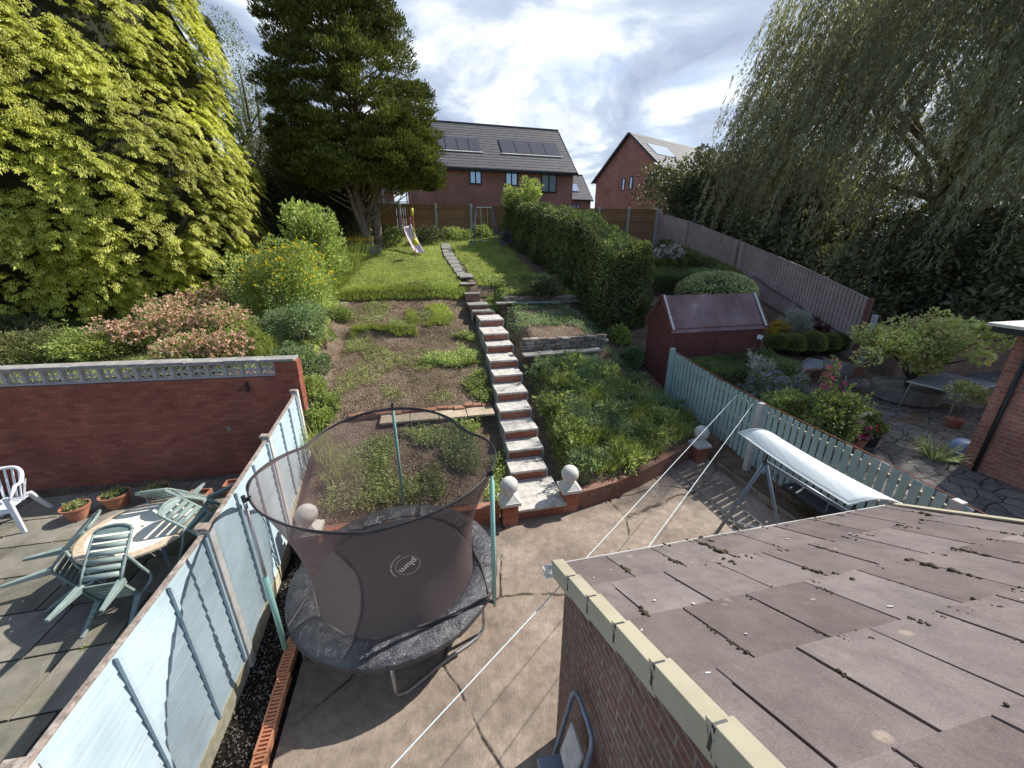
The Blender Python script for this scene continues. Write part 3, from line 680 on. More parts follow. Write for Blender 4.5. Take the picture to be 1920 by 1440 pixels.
# ================================================================== LEFT FENCE
fl = thing('panel_fence', 'pale blue lapped panel fence with concrete posts along the left of the patio', 'fence', (0, 0, 0), GA)
posts = [-1.95, -.1, 1.78, 3.70, 5.72, 7.62]; FT = -2.36
tops = [1.93, 1.93, 1.93, 1.93, 1.93, 1.95]
def ft(s): return lerp_tab(s, [(1.8, -2.32), (3.7, -2.30), (5.7, -2.42), (7.62, -2.56)])
for i, s_ in enumerate(posts):
    m_ = MB(); b0 = 0 if s_ < 5.6 else .3
    m_.box((ft(s_), s_, tops[i] / 2 + .03 + b0 / 2), (.12, .095, tops[i] - b0), taper=.96); m_.build('post', M['post_concrete'], fl, bevel=.008)
    m_ = MB(); m_.box((ft(s_) - .01, s_, tops[i] + .055), (.15, .12, .03), Matrix.Rotation(.1, 3, 'Y'), .8); m_.build('post_cap', M['grey_wood'], fl, bevel=.006)
for i in range(len(posts) - 1):
    s0, s1 = posts[i] + .05, posts[i + 1] - .05; a = ft(posts[i]); b_ = ft(posts[i + 1]); zt = tops[i] - .02; zb = .22 if s1 < 6 else .5
    if i < 3: zb = .20
    def X(s_): return a + (b_ - a) * (s_ - s0) / (s1 - s0)
    m_ = MB(); rows = 13; hh = (zt - zb) / rows
    for r_ in range(rows):
        z = zb + r_ * hh; nseg = 14
        for k in range(nseg):
            sa = s0 + (s1 - s0) * k / nseg; sb = s0 + (s1 - s0) * (k + 1) / nseg
            w0 = .004 * noise.noise(Vector((sa * 3, r_ * 3.7, i))); w1 = .004 * noise.noise(Vector((sb * 3, r_ * 3.7, i)))
            m_.add([(X(sa) + .016 + w0, sa, z), (X(sb) + .016 + w1, sb, z), (X(sb) + .003, sb, z + hh), (X(sa) + .003, sa, z + hh), (X(sa) - .002, sa, z), (X(sb) - .002, sb, z), (X(sa) - .006, sa, z + hh), (X(sb) - .006, sb, z + hh)], [(0, 1, 2, 3), (0, 4, 5, 1), (4, 6, 7, 5), (3, 2, 7, 6)])
    m_.build('panel', M['blue_paint'], fl)
    m_ = MB()
    for f in (.015, .34, .67, .985):
        sa = s0 + (s1 - s0) * f; m_.box((X(sa) + .03, sa, (zt + zb) / 2), (.026, .032, zt - zb - .02))
    m_.build('batten', M['blue_paint'], fl)
    m_ = MB(); sm = (s0 + s1) / 2; m_.seg((X(s0), s0, zt + .02), (X(s1), s1, zt + .02), .045, .022); m_.build('capping', M['grey_wood'], fl, bevel=.004)
    m_ = MB(); m_.seg((X(s0) + .0, s0, zb - .12), (X(s1) + .0, s1, zb - .12), .05, .24); m_.build('gravel_board', M['gravel_board'], fl, bevel=.004)
# ---- perforated clay blocks beside the gravel
a = Vector((-1.87, 3.95)); b_ = Vector((-1.80, 1.95)); nb = 8
for i in range(nb):
    c = a.lerp(b_, (i + .5) / nb); L_ = (b_ - a).length / nb - .008
    r = MB(); w = .13; hgt = .10; yy = [-L_ / 2, -L_ / 2 + .025]; k = 6; pitch = (L_ - .03) / k
    r.box((-w / 2 + .012, 0, hgt / 2), (.024, L_, hgt)); r.box((w / 2 - .012, 0, hgt / 2), (.024, L_, hgt))
    for q in range(k + 1): r.box((0, -L_ / 2 + .01 + q * (L_ - .02) / k, hgt / 2), (w - .05, .02, hgt))
    r.box((0, 0, .012), (w - .05, L_ - .03, .02))
    p = W(c.x + random.uniform(-.008, .008), c.y); o = r.build('perforated_block', M['orange_block'], loc=(p.x, p.y, .0), rotz=GA + random.uniform(-.03, .03), bevel=.004)
    tag(o, 'orange clay block with slots, laid end to end beside the gravel strip', 'block', 'slotted clay blocks beside the gravel')

# ================================================================== LEFT BRICK WALL (neighbour)
wa = Vector((-4.37, 7.47)); wd = Vector((-.990, -.141)); wl = 9.5
bw = thing('brick_garden_wall', 'red brick garden wall topped by a row of patterned screen blocks', 'wall', (wa.x, wa.y, 0), math.atan2(-wd.y, -wd.x))
# local: x runs back along the wall towards negative, y towards the bank
MB().box((-wl / 2, .11, 1.0), (wl, .22, 2.22)).build('brickwork', M['brick_red'], bw)
MB().box((-.21, .11, 2.26), (.44, .222, .32)).build('end_pier', M['brick_red'], bw)
m_ = MB()
for i in range(14): m_.box((-.02 - (i + .5) * .66, .11 + random.uniform(-.01, .01), 2.455 + random.uniform(-.006, .006)), (.645, .30, .055), Matrix.Rotation(random.uniform(-.01, .01), 3, 'Z'))
m_.build('coping', M['old_concrete'], bw, bevel=.012)
def screen_block(x):
    m_ = MB(); w = .31; y = .10
    for dx, dz, a_, b2 in ((0, w / 2 - .017, w, .034), (0, -w / 2 + .017, w, .034)): m_.box((x, y, 2.268 + dz), (a_, .09, b2))
    for dx in (-w / 2 + .014, w / 2 - .014): m_.box((x + dx, y, 2.268), (.028, .09, w - .07))
    for q in range(8):
        an = q * PI / 4; tip = .185 if q % 2 else .135
        if q % 2:
            for sd in (-1, 1):
                pts = []
                for k in range(7):
                    f = k / 6; off = sd * .034 * math.sin(PI * f); rad = .010 + f * (tip - .010)
                    pts.append((x + rad * math.cos(an) - off * math.sin(an), y - .02, 2.268 + rad * math.sin(an) + off * math.cos(an)))
                m_.tube(pts, .011, 6)
        else: m_.tube([(x, y - .02, 2.268), (x + tip * math.cos(an), y - .02, 2.268 + tip * math.sin(an))], .012, 6)
    m_.sphere((x, y - .025, 2.268), .024, 10)
    return m_
sb = screen_block(0).build('screen_block', M['screen'], bw); sb.location = (-.45 - .155, 0, 0)
for i in range(1, 27):
    c = sb.copy(); COL.objects.link(c); c.parent = bw; c.location = (-.45 - .155 - i * .315, 0, 0)
m_ = MB(); m_.box((-1.0, -.03, 1.92), (.05, .02, .22)); m_.tube([(-1.0, -.04, 2.0), (-1.05, -.12, 1.95), (-1.12, -.16, 1.9)], .007, 5); m_.tube([(-1.0, -.04, 1.86), (-1.12, -.16, 1.9)], .006, 5)
m_.build('hanging_bracket', M['black_plastic'], bw)
m_ = MB(); m_.box((-1.55, -.01, 1.02), (.075, .025, .11)); m_.build('tap_plate', M['slab_grey'], bw, bevel=.004)

# ================================================================== TRAMPOLINE
TC = Vector((-1.5, 3.95, 0)); RZ = .62
tr = thing('trampoline', 'round black trampoline with net enclosure on three teal poles, standing on the concrete patio', 'trampoline', TC)
def pol(a, r, z): return Vector((math.cos(R(a)) * r, math.sin(R(a)) * r, z))
PA = [-20, 102, 222]; PR = 1.37; PT = 2.36
MB().tube([pol(a, 1.22, RZ - .03) for a in range(0, 360, 6)], .021, 8, closed=True).build('frame_ring', M['galv'], tr, smooth=True)
m_ = MB(); nang = 64; prof = [(.985, .0), (1.0, .025), (1.08, .045), (1.17, .045), (1.25, .03), (1.30, .0), (1.305, -.06)]
def padp(a, b):
    ang = a * 360; i = b * (len(prof) - 1); k = min(int(i), len(prof) - 2); f = i - k
    r = prof[k][0] * (1 - f) + prof[k + 1][0] * f; z = prof[k][1] * (1 - f) + prof[k + 1][1] * f
    z += .010 * noise.noise(Vector((math.cos(R(ang)) * 9, math.sin(R(ang)) * 9, r * 11))) - (.016 if (ang % 45) < 1.5 else 0)
    r += .008 * noise.noise(Vector((math.cos(R(ang)) * 12, math.sin(R(ang)) * 12, b * 2 + 7)))
    return tuple(pol(ang, r, RZ + .01 + z))
m_.grid(padp, 288, 24); m_.build('safety_pad', M['pad'], tr, smooth=True)
m_ = MB(); m_.grid(lambda a, b: tuple(pol(a * 360, .99 * b + .001, RZ + .005 - .03 * (1 - b * b) + .004 * noise.noise(Vector((b * 4 * math.cos(a * 6.28), b * 4 * math.sin(a * 6.28), 0))))), 72, 12); m_.build('jumping_mat', M['mat_black'], tr, smooth=True)
m_ = MB()
for a in range(0, 360, 45): m_.seg(pol(a + .5, 1.0, RZ + .04), pol(a + .5, 1.12, RZ + .064), .012, .004); m_.seg(pol(a + .5, 1.12, RZ + .064), pol(a + .5, 1.26, RZ + .052), .012, .004)
m_.build('pad_seam', M['mat_black'], tr)
for a0 in (-78, 44, 164):
    a1 = a0 + 58; pts = [pol(a0, 1.22, RZ - .03), pol(a0, 1.22, .12), pol(a0 + 1, 1.215, .055), pol(a0 + 5, 1.19, .022)]
    for k in range(1, 8): pts.append(pol(a0 + 5 + (a1 - a0 - 10) * k / 8, 1.19 - .12 * math.sin(PI * k / 8), .022))
    pts += [pol(a1 - 5, 1.19, .022), pol(a1 - 1, 1.215, .055), pol(a1, 1.22, .12), pol(a1, 1.22, RZ - .03)]
    MB().tube(pts, .021, 8).build('leg', M['galv'], tr, smooth=True)
for i, a in enumerate(PA):
    lo = .62 if i == 2 else RZ; col = M['teal']
    m_ = MB(); m_.tube([pol(a, PR, .50 if i != 2 else .38), pol(a, PR, PT)], .017, 10); p_ = m_.build('pole', M['galv'] if i == 2 else M['teal'], tr, smooth=True)
    if i == 2: MB().tube([pol(a, PR, .40), pol(a, PR, 1.42)], .028, 12).build('foam_sleeve', M['teal'], p_, smooth=True)
    elif i == 0: MB().tube([pol(a, PR, .60), pol(a, PR, 2.26)], .026, 12).build('foam_sleeve', M['teal'], p_, smooth=True)
    else: MB().tube([pol(a, PR, .60), pol(a, PR, 2.26)], .024, 12).build('foam_sleeve', M['teal'], p_, smooth=True)
    m_ = MB(); m_.tube([pol(a, PR, PT + .04), pol(a, PR, PT - .02), pol(a, PR - .03, PT - .01)], .02, 8); m_.tube([pol(a, PR, PT), pol(a, PR - .06, PT + .01)], .012, 6); m_.tube([pol(a, PR, .55), pol(a, 1.22, .56)], .02, 8); 
    m_.build('bracket', M['black_plastic'], tr)
def ringp(ang):
    # hoop held up at the three poles, dipping between them
    best = min(abs((ang - a + 180) % 360 - 180) for a in PA); f = math.cos(R(min(best, 60) * 1.5)) if best < 60 else 0
    f = max(0, f); r = 1.20 + .13 * f ** 1.2; z = PT - .15 + .13 * f
    return r, z
def ringv(a): r, z = ringp(a); return pol(a, r, z)
MB().tube([ringv(a) for a in range(0, 360, 4)], .010, 6, closed=True).build('net_hoop', M['black_plastic'], tr, smooth=True)
def netp(a, b):
    ang = a * 360; r1, z1 = ringp(ang); r0, z0 = .985, RZ + .03
    best = min(abs((ang - q + 180) % 360 - 180) for q in PA); tight = 1 - min(1, best / 60)
    r = r0 + (r1 - r0) * (b ** 1.25) - .13 * math.sin(PI * b) * (1 - tight * .5) + .02 * math.sin(R(ang) * 9) * math.sin(PI * b) * .6
    r += .04 * noise.noise(Vector((math.cos(R(ang)) * 3, math.sin(R(ang)) * 3, b * 1.5)))
    return tuple(pol(ang, r, z0 + (z1 - z0) * b))
m_ = MB(); m_.grid(netp, 180, 24); m_.build('safety_net', M['net'], tr, smooth=True)
m_ = MB(); m_.grid(lambda a, b: tuple(Vector(netp(a, 0.982 + .018 * b)) * 1.001), 120, 1); m_.build('net_hem', M['mat_black'], tr, smooth=True)
m_ = MB()
for a in (-20, 222): m_.tube([pol(a, 1.30, .66), pol(a + (18 if a < 0 else -10), 1.10, RZ + .07), pol(a + (36 if a < 0 else -24), 1.0, RZ + .05)], .012, 5)
m_.tube([pol(-62, 1.0, RZ + .06), pol(-40, 1.15, RZ + .075), pol(-20, 1.31, .66)], .013, 5)
m_.build('tie_strap', M['mat_black'], tr)
# printed logo on the mat
def text_mesh(body, size):
    cu = bpy.data.curves.new('t', 'FONT'); cu.body = body; cu.size = size; cu.align_x = 'CENTER'; cu.offset = size * .012
    o = bpy.data.objects.new('t', cu); COL.objects.link(o); dg = bpy.context.evaluated_depsgraph_get()
    me = bpy.data.meshes.new_from_object(o.evaluated_get(dg)); bpy.data.objects.remove(o)
    vs = [v.co.copy() for v in me.vertices]; fs = [tuple(p.vertices) for p in me.polygons]; bpy.data.meshes.remove(me); return vs, fs
la = atz(765, 1060, RZ); ra = atz(783, 1043, RZ); rb = atz(745, 1074, RZ); rd = (rb - ra); rd.z = 0; rd.normalize(); LA = math.atan2(rd.y, rd.x)
m_ = MB(); LM = Matrix.Rotation(LA, 4, 'Z'); lo = la - TC
def addt(vs, fs, Mx): m_.add([Mx @ v for v in vs], fs)
vs, fs = text_mesh('plum', .135); base = Matrix.Translation((lo.x, lo.y, RZ + .006)) @ LM
addt(vs, fs, base @ Matrix.Translation((0, -.030, 0)))
cr_ = .155; ring = []
nr = 64; m_.add([base @ Vector((math.cos(2 * PI * k / nr) * rr, math.sin(2 * PI * k / nr) * rr, 0)) for rr in (cr_, cr_ + .004) for k in range(nr)], [(k, nr + k, nr + (k + 1) % nr, (k + 1) % nr) for k in range(nr)])
txt = 'the active play specialists'
for k, ch in enumerate(txt):
    if ch == ' ': continue
    an = R(-100 + 105 * k / (len(txt) - 1)); v2, f2 = text_mesh(ch, .036)
    addt(v2, f2, base @ Matrix.Translation((math.cos(an) * .225, math.sin(an) * .225, 0)) @ Matrix.Rotation(an + PI / 2, 4, 'Z'))
m_.build('printed_logo', M['text_white'], tr)

# ================================================================== LEFT PATIO FURNITURE
TZ = -.05
tb = thing('patio_table', 'round cream stone topped garden table ringed by tipped green chairs', 'table', (-5.45, 4.63, TZ), .3)
MB().lathe([(.02, .765), (.60, .765)], n=48).build('table_top', M['table_stone'], tb)
MB().lathe([(.60, .766), (.70, .766), (.715, .755), (.715, .725), (.69, .715), (.02, .715)], n=48).build('table_rim', M['table_band'], tb)
for k in range(4):
    a = PI / 4 + k * PI / 2; MB().tube([(.50 * math.cos(a), .50 * math.sin(a), .71), (.56 * math.cos(a), .56 * math.sin(a), 0)], [.022, .018], 8).build('leg', M['steel_blue'], tb)
def green_chair(label, loc, ang):
    r = thing('garden_chair', label, 'chair', loc, ang, 'green chairs tipped against the table')
    return r
THT = R(68)
def tipM():  # tip forward about the front feet
    return Matrix.Rotation(-THT, 4, 'X')
proto = green_chair('green slatted chair tipped forward on the near side of the stone table', (0, 0, 0), 0)
Mt = tipM() @ Matrix.Translation((0, -.26, 0))
def fin(m_, name, mat, par, bevel=.006, smooth=False):
    m_.v = [tuple(Mt @ Vector(p)) for p in m_.v]; return m_.build(name, mat, par, bevel=bevel, smooth=smooth)
m_ = MB()
for k in range(7): m_.box((0, .20 - k * .068, .43 - k * .004), (.44, .056, .018))
for sx in (-1, 1): m_.seg((sx * .225, .24, .42), (sx * .215, -.24, .395), .03, .035)
fin(m_, 'seat', M['green_plastic'], proto)
def bk(z): return -.23 - (z - .42) * .33 - .05 * math.sin((z - .42) * 3)
m_ = MB()
for k in range(6):
    z = .50 + k * .085; m_.seg((-.2, bk(z) + .0, z), (.2, bk(z), z), .016, .068, up=(0, -.3, 1))
for sx in (-1, 1): m_.tube([(sx * (.215 - .0), bk(z), z) for z in (.42, .55, .68, .8, .92, 1.0)], .019, 6)
m_.tube([(-.215, bk(1.0), 1.0), (-.19, bk(1.05), 1.05), (-.10, bk(1.085), 1.085), (0, bk(1.095), 1.095), (.10, bk(1.085), 1.085), (.19, bk(1.05), 1.05), (.215, bk(1.0), 1.0)], .019, 6)
m_.grid(lambda a, b: ((a - .5) * .40, bk(.985 + b * .09) + .003, .985 + b * (.10 - .16 * (a - .5) ** 2)), 8, 3)
fin(m_, 'backrest', M['green_plastic'], proto, 0, True)
for sx in (-1, 1):
    m_ = MB(); m_.seg((sx * .22, .20, .43), (sx * .25, .26, 0), .075, .07, up=(0, 1, 0), taper=.5); fin(m_, 'leg', M['green_plastic'], proto)
    m_ = MB(); m_.seg((sx * .215, -.20, .43), (sx * .26, -.36, 0), .085, .085, up=(0, 1, 0), taper=.45); fin(m_, 'leg', M['green_plastic'], proto)
    m_ = MB(); m_.tube([(sx * .25, .20, .43), (sx * .275, .22, .60), (sx * .28, .16, .655), (sx * .275, -.1, .65), (sx * .23, bk(.70) , .69)], .019, 6); fin(m_, 'armrest', M['green_plastic'], proto, 0, True)
def place_chair(a_deg, label, first=False, rr=.72 + .40):
    a = R(a_deg); p = Vector((-5.45 + math.cos(a) * rr, 4.63 + math.sin(a) * rr, TZ)); rot = a + PI / 2  # local +y points to the table
    if first: proto.location = p; proto.rotation_euler = (0, 0, rot); return proto
    return dup(proto, p, rot, label)
place_chair(-76, '', True)
place_chair(-150, 'green slatted chair tipped forward on the left side of the stone table')
place_chair(108, 'green chair tipped against the far side of the stone table by the terracotta pots')
place_chair(8, 'green chair tipped against the stone table on the blue fence side')
place_chair(62, 'green chair tipped at the far right of the table, its leg pointing up')
# white armchair
wc = thing('plastic_armchair', 'white plastic armchair with curved slatted back at the left edge of the patio', 'chair', atz(22, 985, TZ), R(24)); wc.scale = (1.12, 1.12, 1.08)
def wb(a): return Vector((math.sin(a) * .27, .02 + .24 * math.cos(a), 0))
m_ = MB(); m_.grid(lambda a, b: ((a - .5) * .44, -.24 + b * .44, .42 + .012 * math.cos((a - .5) * 3) - b * .03), 8, 8); m_.build('seat', M['white_plastic'], wc, smooth=True, solid=.012)
m_ = MB()
for k in range(11):
    a = R(-85 + 170 * k / 10); p = wb(a); q = p * 1.12; hgt = .86 - .10 * abs(math.sin(a)) ** 2 * 1.8
    m_.seg((p.x * .88, p.y * .86, .40), (q.x, q.y + .05, hgt), .030, .01, up=(q.x, q.y, 0))
m_.build('back_slats', M['white_plastic'], wc)
m_ = MB(); pts = []
for k in range(25):
    a = R(-110 + 220 * k / 24); p = wb(a) * 1.12; f = max(0, math.cos(a)); pts.append((p.x, p.y + .05 * f, .66 + .22 * min(1, max(0, f + .15)) ** .7))
pts = [(-.30, -.27, .60)] + pts + [(.30, -.27, .60)]; pts = [pts[0]] + pts[1:-1] + [pts[-1]]
m_.tube(pts, [.018] + [.026] * (len(pts) - 2) + [.018], 8); m_.build('top_rail', M['white_plastic'], wc, smooth=True)
for sx in (-1, 1):
    MB().seg((sx * .235, -.225, .62), (sx * .30, -.31, 0), .075, .05, up=(0, 1, 0), taper=.75).build('leg', M['white_plastic'], wc, bevel=.008)
    MB().seg((sx * .22, .20, .44), (sx * .29, .36, 0), .075, .05, up=(0, 1, 0), taper=.7).build('leg', M['white_plastic'], wc, bevel=.008)
m_ = MB(); m_.seg((-.24, -.235, .385), (.24, -.235, .385), .03, .07); m_.build('seat_apron', M['white_plastic'], wc, bevel=.006)
# pots by the wall
def pot(label, u, v, r=.21, h=.27, plant=True, mat='terracotta', group='terracotta pots along the brick wall', z=None, p=None):
    p = p if p is not None else atz(u, v, TZ + h); p = Vector((p.x, p.y, TZ if z is None else z)); o = thing('plant_pot', label, 'pot', p, random.uniform(0, 3), group)
    MB().lathe([(.01, 0), (r * .68, 0), (r * .93, h * .84), (r * 1.0, h * .85), (r * 1.03, h), (r * .93, h), (r * .88, h * .85), (r * .02, h * .84)], n=32).build('pot_body', M[mat], o, smooth=False)
    MB().lathe([(.01, h * .87), (r * .89, h * .86)], n=20).build('soil', M['soil_dark'], o)
    if plant:
        a = rng.uniform(0, 2 * PI, 260); q = rng.uniform(0, r * .8, 260); P_ = np.stack([np.cos(a) * q, np.sin(a) * q, h * .87 + rng.uniform(0, .09, 260)], 1); leaves('seedlings', P_, rdir(260) + np.array([0, 0, .7]), .045, .018, M['weed'], o)
    return o
pot('round terracotta pot nearest the white armchair', 140, 948, .20, .26)
pot('widest round terracotta pot, full of green seedlings, second from the white armchair', 214, 925, .225, .27)
pot('reddish round terracotta pot partly hidden behind a green chair back', 290, 915, .22, .26)
def trough(label, u, v, rot):
    p = atz(u, v, TZ + .2); o = thing('plant_trough', label, 'pot', (p.x, p.y, TZ), rot, 'square clay troughs by the wall')
    m_ = MB(); m_.box((0, 0, .02), (.26, .18, .04)); w, d = .36, .25
    for sx in (-1, 1): m_.box((sx * (w / 2 - .012), 0, .11), (.024, d, .22)); m_.box((0, sx * (d / 2 - .012), .11), (w - .052, .024, .22))
    m_.build('trough_body', M['terracotta'], o, bevel=.005); MB().box((0, 0, .10), (w - .06, d - .06, .12)).build('soil', M['soil_dark'], o)
trough('rectangular clay trough against the brick wall beyond the round pots', 372, 925, .15); trough('clay trough in the corner where brick wall meets blue fence', 440, 905, .3)

# ================================================================== LEAN-TO EXTENSION
EAVE_S, EAVE_Z, SL = 2.40, 2.05, .525; T0, T1 = .93, 4.60
ex = thing('lean_to_extension', 'single storey brick extension with a lean-to roof of large brown slates, close below the window', 'building', (0, 0, 0), GA)
def rz_(s): return EAVE_Z + SL * (EAVE_S - s)
m_ = MB(); sN, sF = -.12, 2.27
m_.add([(.955, sF, -.05), (.955, sN, -.05), (.955, sN, rz_(sN) - .10), (.955, sF, rz_(sF) - .10), (T1 - .03, sF, -.05), (T1 - .03, sN, -.05), (T1 - .03, sN, rz_(sN) - .10), (T1 - .03, sF, rz_(sF) - .10)], [(0, 3, 2, 1), (4, 5, 6, 7), (0, 4, 7, 3), (1, 2, 6, 5)])
m_.build('wall', M['brick_brown'], ex)
ang = math.atan(SL); cs_, sn_ = math.cos(ang), math.sin(ang); RM = Matrix.Rotation(-ang, 3, 'X')
m_ = MB(); m_.box(((T0 + T1) / 2, (EAVE_S + sN) / 2 - .03, rz_((EAVE_S + sN) / 2 - .03) - .045), (T1 - T0 - .05, (EAVE_S - sN) / cs_ - .08, .05), RM); roof = m_.build('roof_deck', M['wood_dark'], ex)
m_ = MB(); rowS = .487
for r_ in range(7):
    s_top = EAVE_S + .02 - (r_ + 1) * rowS; off = -.22 if r_ % 2 else 0; k = 0; t_ = T0 + .01 + off
    while t_ < T1 - .02:
        a = max(t_, T0 + .01); b2 = min(t_ + .436, T1); 
        if b2 - a > .05:
            sc = s_top + rowS / 2 - .03; Ls = (rowS + .09) / cs_; tilt = Matrix.Rotation(-ang + .012 + random.uniform(-.003, .003), 3, 'X') @ Matrix.Rotation(random.uniform(-.004, .004), 3, 'Y') @ Matrix.Rotation(random.uniform(-.006, .006), 3, 'Z')
            m_.box(((a + b2) / 2, sc, rz_(sc) - .004 + random.uniform(-.002, .002)), (b2 - a - random.uniform(.006, .012), Ls, .011), tilt)
        t_ += .442
m_.build('slates', M['slate'], ex, bevel=.0015)
m_ = MB()
M['moss'] = plain('roof_moss', (.06, .047, .026), .95, .6, 30, bump=1.0)
def rp(t, s, dz=0): return Vector((t, s, rz_(s) + .006 + dz))
for _ in range(260):
    r_ = random.randint(0, 5); kind = random.random()
    if kind < .55:
        k = random.randint(0, 8); t_ = T0 + .442 * k + (-.22 if r_ % 2 else 0); s_ = EAVE_S - r_ * rowS - random.uniform(0, rowS); t_ += random.uniform(-.012, .012)
    else: t_ = random.uniform(T0 + .9, T1 - .1); s_ = EAVE_S - r_ * rowS + random.uniform(-.01, .02)
    if t_ < T0 + .35 and random.random() < .7: continue
    if t_ < T0 + .05 or t_ > T1 - .05: continue
    big = random.uniform(.004, .013) * (1.9 if random.random() < .10 else 1)
    for q in range(random.randint(2, 8)):
        c = rp(t_ + random.uniform(-1, 1) * big, s_ + random.uniform(-5, 5) * big, 0); m_.sphere(c, big * random.uniform(.6, 1.1), 8, .6, lump=.5)
o = m_.build('moss', M['moss'], ex, smooth=True); o['kind'] = 'stuff'
m_ = MB()
for _ in range(20):
    c = rp(random.uniform(T0 + .1, T1 - .1), random.uniform(.2, EAVE_S - .1), .001); m_.box(c, (random.uniform(.008, .03), random.uniform(.006, .016), .003), RM @ Matrix.Rotation(random.uniform(0, 3), 3, 'Z'))
o = m_.build('bird_droppings', M['concrete_white'], ex); o['kind'] = 'stuff'
k = 0; s_ = EAVE_S + .03; prev = None
while s_ > 0.0:
    Lc = .345; sc = s_ - Lc / 2; lift = .030; m_ = MB()
    c = Vector((T0 + .015, sc, rz_(sc) + lift)); tl = Matrix.Rotation(-ang + .055, 3, 'X')
    m_.box(c, (.095, Lc / cs_ + .02, .012), tl)
    sd = Vector((T0 - .028, sc, rz_(sc) + lift - .075)); m_.box(sd, (.010, Lc / cs_ + .02, .150), tl)
    m_.box(c + Vector((.0, Lc / 2 * .96, -.02 - Lc / 2 * SL)), (.105, .014, .05), tl)
    o = m_.build('verge_cap', M['cream_pvc'], ex, bevel=.005)
    c2_ = MB(); c2_.box(sd + Vector((-.004, -Lc / 2 - .004, .03 + Lc / 2 * SL)), (.008, .014, .135)); c2_.box(c + Vector((-.02, -Lc / 2 + .0, .012 + Lc / 2 * SL)), (.06, .014, .016)); c2_.build('clip', M['black_plastic'], o)
    s_ -= Lc; k += 1
m_ = MB(); m_.box((T1 + .03, (EAVE_S + sN) / 2, rz_((EAVE_S + sN) / 2) + .02), (.07, (EAVE_S - sN) / cs_, .014), RM); m_.box((T1 + .06, (EAVE_S + sN) / 2, rz_((EAVE_S + sN) / 2) - .04), (.012, (EAVE_S - sN) / cs_, .12), RM); m_.build('right_verge', M['cream_pvc'], ex)
m_ = MB(); gz = EAVE_Z - .05; gs = EAVE_S + .022
def gp(a, b): an = PI * b; return (T0 - .10 + a * (T1 - T0 + .14), gs + .058 * math.cos(an + PI), gz - .052 * math.sin(an) + .0)
m_.grid(gp, 30, 8); m_.build('gutter', M['gutter'], ex, smooth=True, solid=.004)
m_ = MB(); m_.add([(T0 - .10, gs + .056 * math.cos(PI + PI * k / 8), gz - .05 * math.sin(PI * k / 8)) for k in range(9)], [tuple(range(9))]); m_.build('gutter_end', M['gutter'], ex, solid=.006)
m_ = MB(); m_.box(((T0 + T1) / 2, EAVE_S - .02, EAVE_Z - .09), (T1 - T0 - .04, .02, .12)); m_.build('fascia', M['white_paint'], ex)
m_ = MB(); m_.box((T0 + .02, 2.36, EAVE_Z - .10), (.02, .13, .10)); m_.build('gutter_bracket', M['black_plastic'], ex)
# step ladder against the extension wall
ld = thing('step_ladder', 'folding grey step ladder with a pale tread leaning on the brick extension wall', 'ladder', W(.72, 1.62, 0), GA)
top = 1.52
def arch(x0, x1, y0, y1, zt):
    return [(x0, y0 - .04, 0), (x0 + (x1 - x0) * .5, y0 - .02, zt * .5), (x1 - .01, y0, zt - .09), (x1, y0 + .03, zt - .025), (x1, y0 + .09, zt), (x1, y1 - .09, zt), (x1, y1 - .03, zt - .025), (x1 - .01, y1, zt - .09), (x0 + (x1 - x0) * .5, y1 + .02, zt * .5), (x0, y1 + .04, 0)]
MB().tube(arch(-.06, .16, -.17, .17, top), .018, 8).build('front_frame', M['steel_blue'], ld, smooth=True)
MB().tube([(.10, -.17, .8), (.17, -.19, 0)], .014, 8).build('rear_leg', M['steel_blue'], ld); MB().tube([(.10, .17, .8), (.17, .19, 0)], .014, 8).build('rear_leg', M['steel_blue'], ld)
for z_ in (.35, .68): MB().box((-.03 + z_ * .14, 0, z_), (.14, .33, .03)).build('step', M['black_plastic'], ld, bevel=.006)
MB().box((.085, -.02, 1.10), (.03, .22, .34), Matrix.Rotation(.22, 3, 'Y')).build('folded_tread', M['slab_light'], ld, bevel=.012)
MB().box((-.03, .0, .82), (.20, .26, .05), Matrix.Rotation(.1, 3, 'Y')).build('platform', M['steel_blue'], ld, bevel=.008)

# ================================================================== PICKET FENCE (right boundary)
FTR = 6.47; topz = [(1.0, 1.40), (2.19, 1.48), (3.68, 1.58), (5.83, 1.62), (7.3, 1.74), (8.85, 1.92)]; botz = [(1, .12), (5.83, .22), (8.85, .62)]
pf = thing('picket_fence', 'mint green vertical board fence running up the right side of the patio', 'fence', (0, 0, 0), GA)
m_ = MB(); s_ = .8
while s_ < 8.85:
    w = .100 + random.uniform(-.004, .004); zt = lerp_tab(s_, topz) + random.uniform(-.008, .008); zb = lerp_tab(s_, botz) + random.uniform(.02, .05)
    m_.box((FTR + random.uniform(-.003, .003), s_, (zt + zb) / 2), (.018, w, zt - zb), Matrix.Rotation(random.uniform(-.008, .008), 3, 'X')); s_ += .134
m_.build('boards', M['mint_paint'], pf, bevel=.002)
for f in (.18, .55, .88):
    m_ = MB(); ss_ = np.linspace(.8, 8.88, 16)
    for a, b_ in zip(ss_, ss_[1:]):
        za = lerp_tab(a, botz) + (lerp_tab(a, topz) - lerp_tab(a, botz)) * f; zb = lerp_tab(b_, botz) + (lerp_tab(b_, topz) - lerp_tab(b_, botz)) * f
        m_.seg((FTR + .032, a, za), (FTR + .032, b_, zb), .04, .07)
    m_.build('rail', M['slab_tan'], pf)
m_ = MB(); ss_ = np.linspace(.8, 8.85, 30); m_.tube([(FTR + .02, a, lerp_tab(a, topz) + .02) for a in ss_], .008, 5); m_.build('top_strip', M['terracotta'], pf)
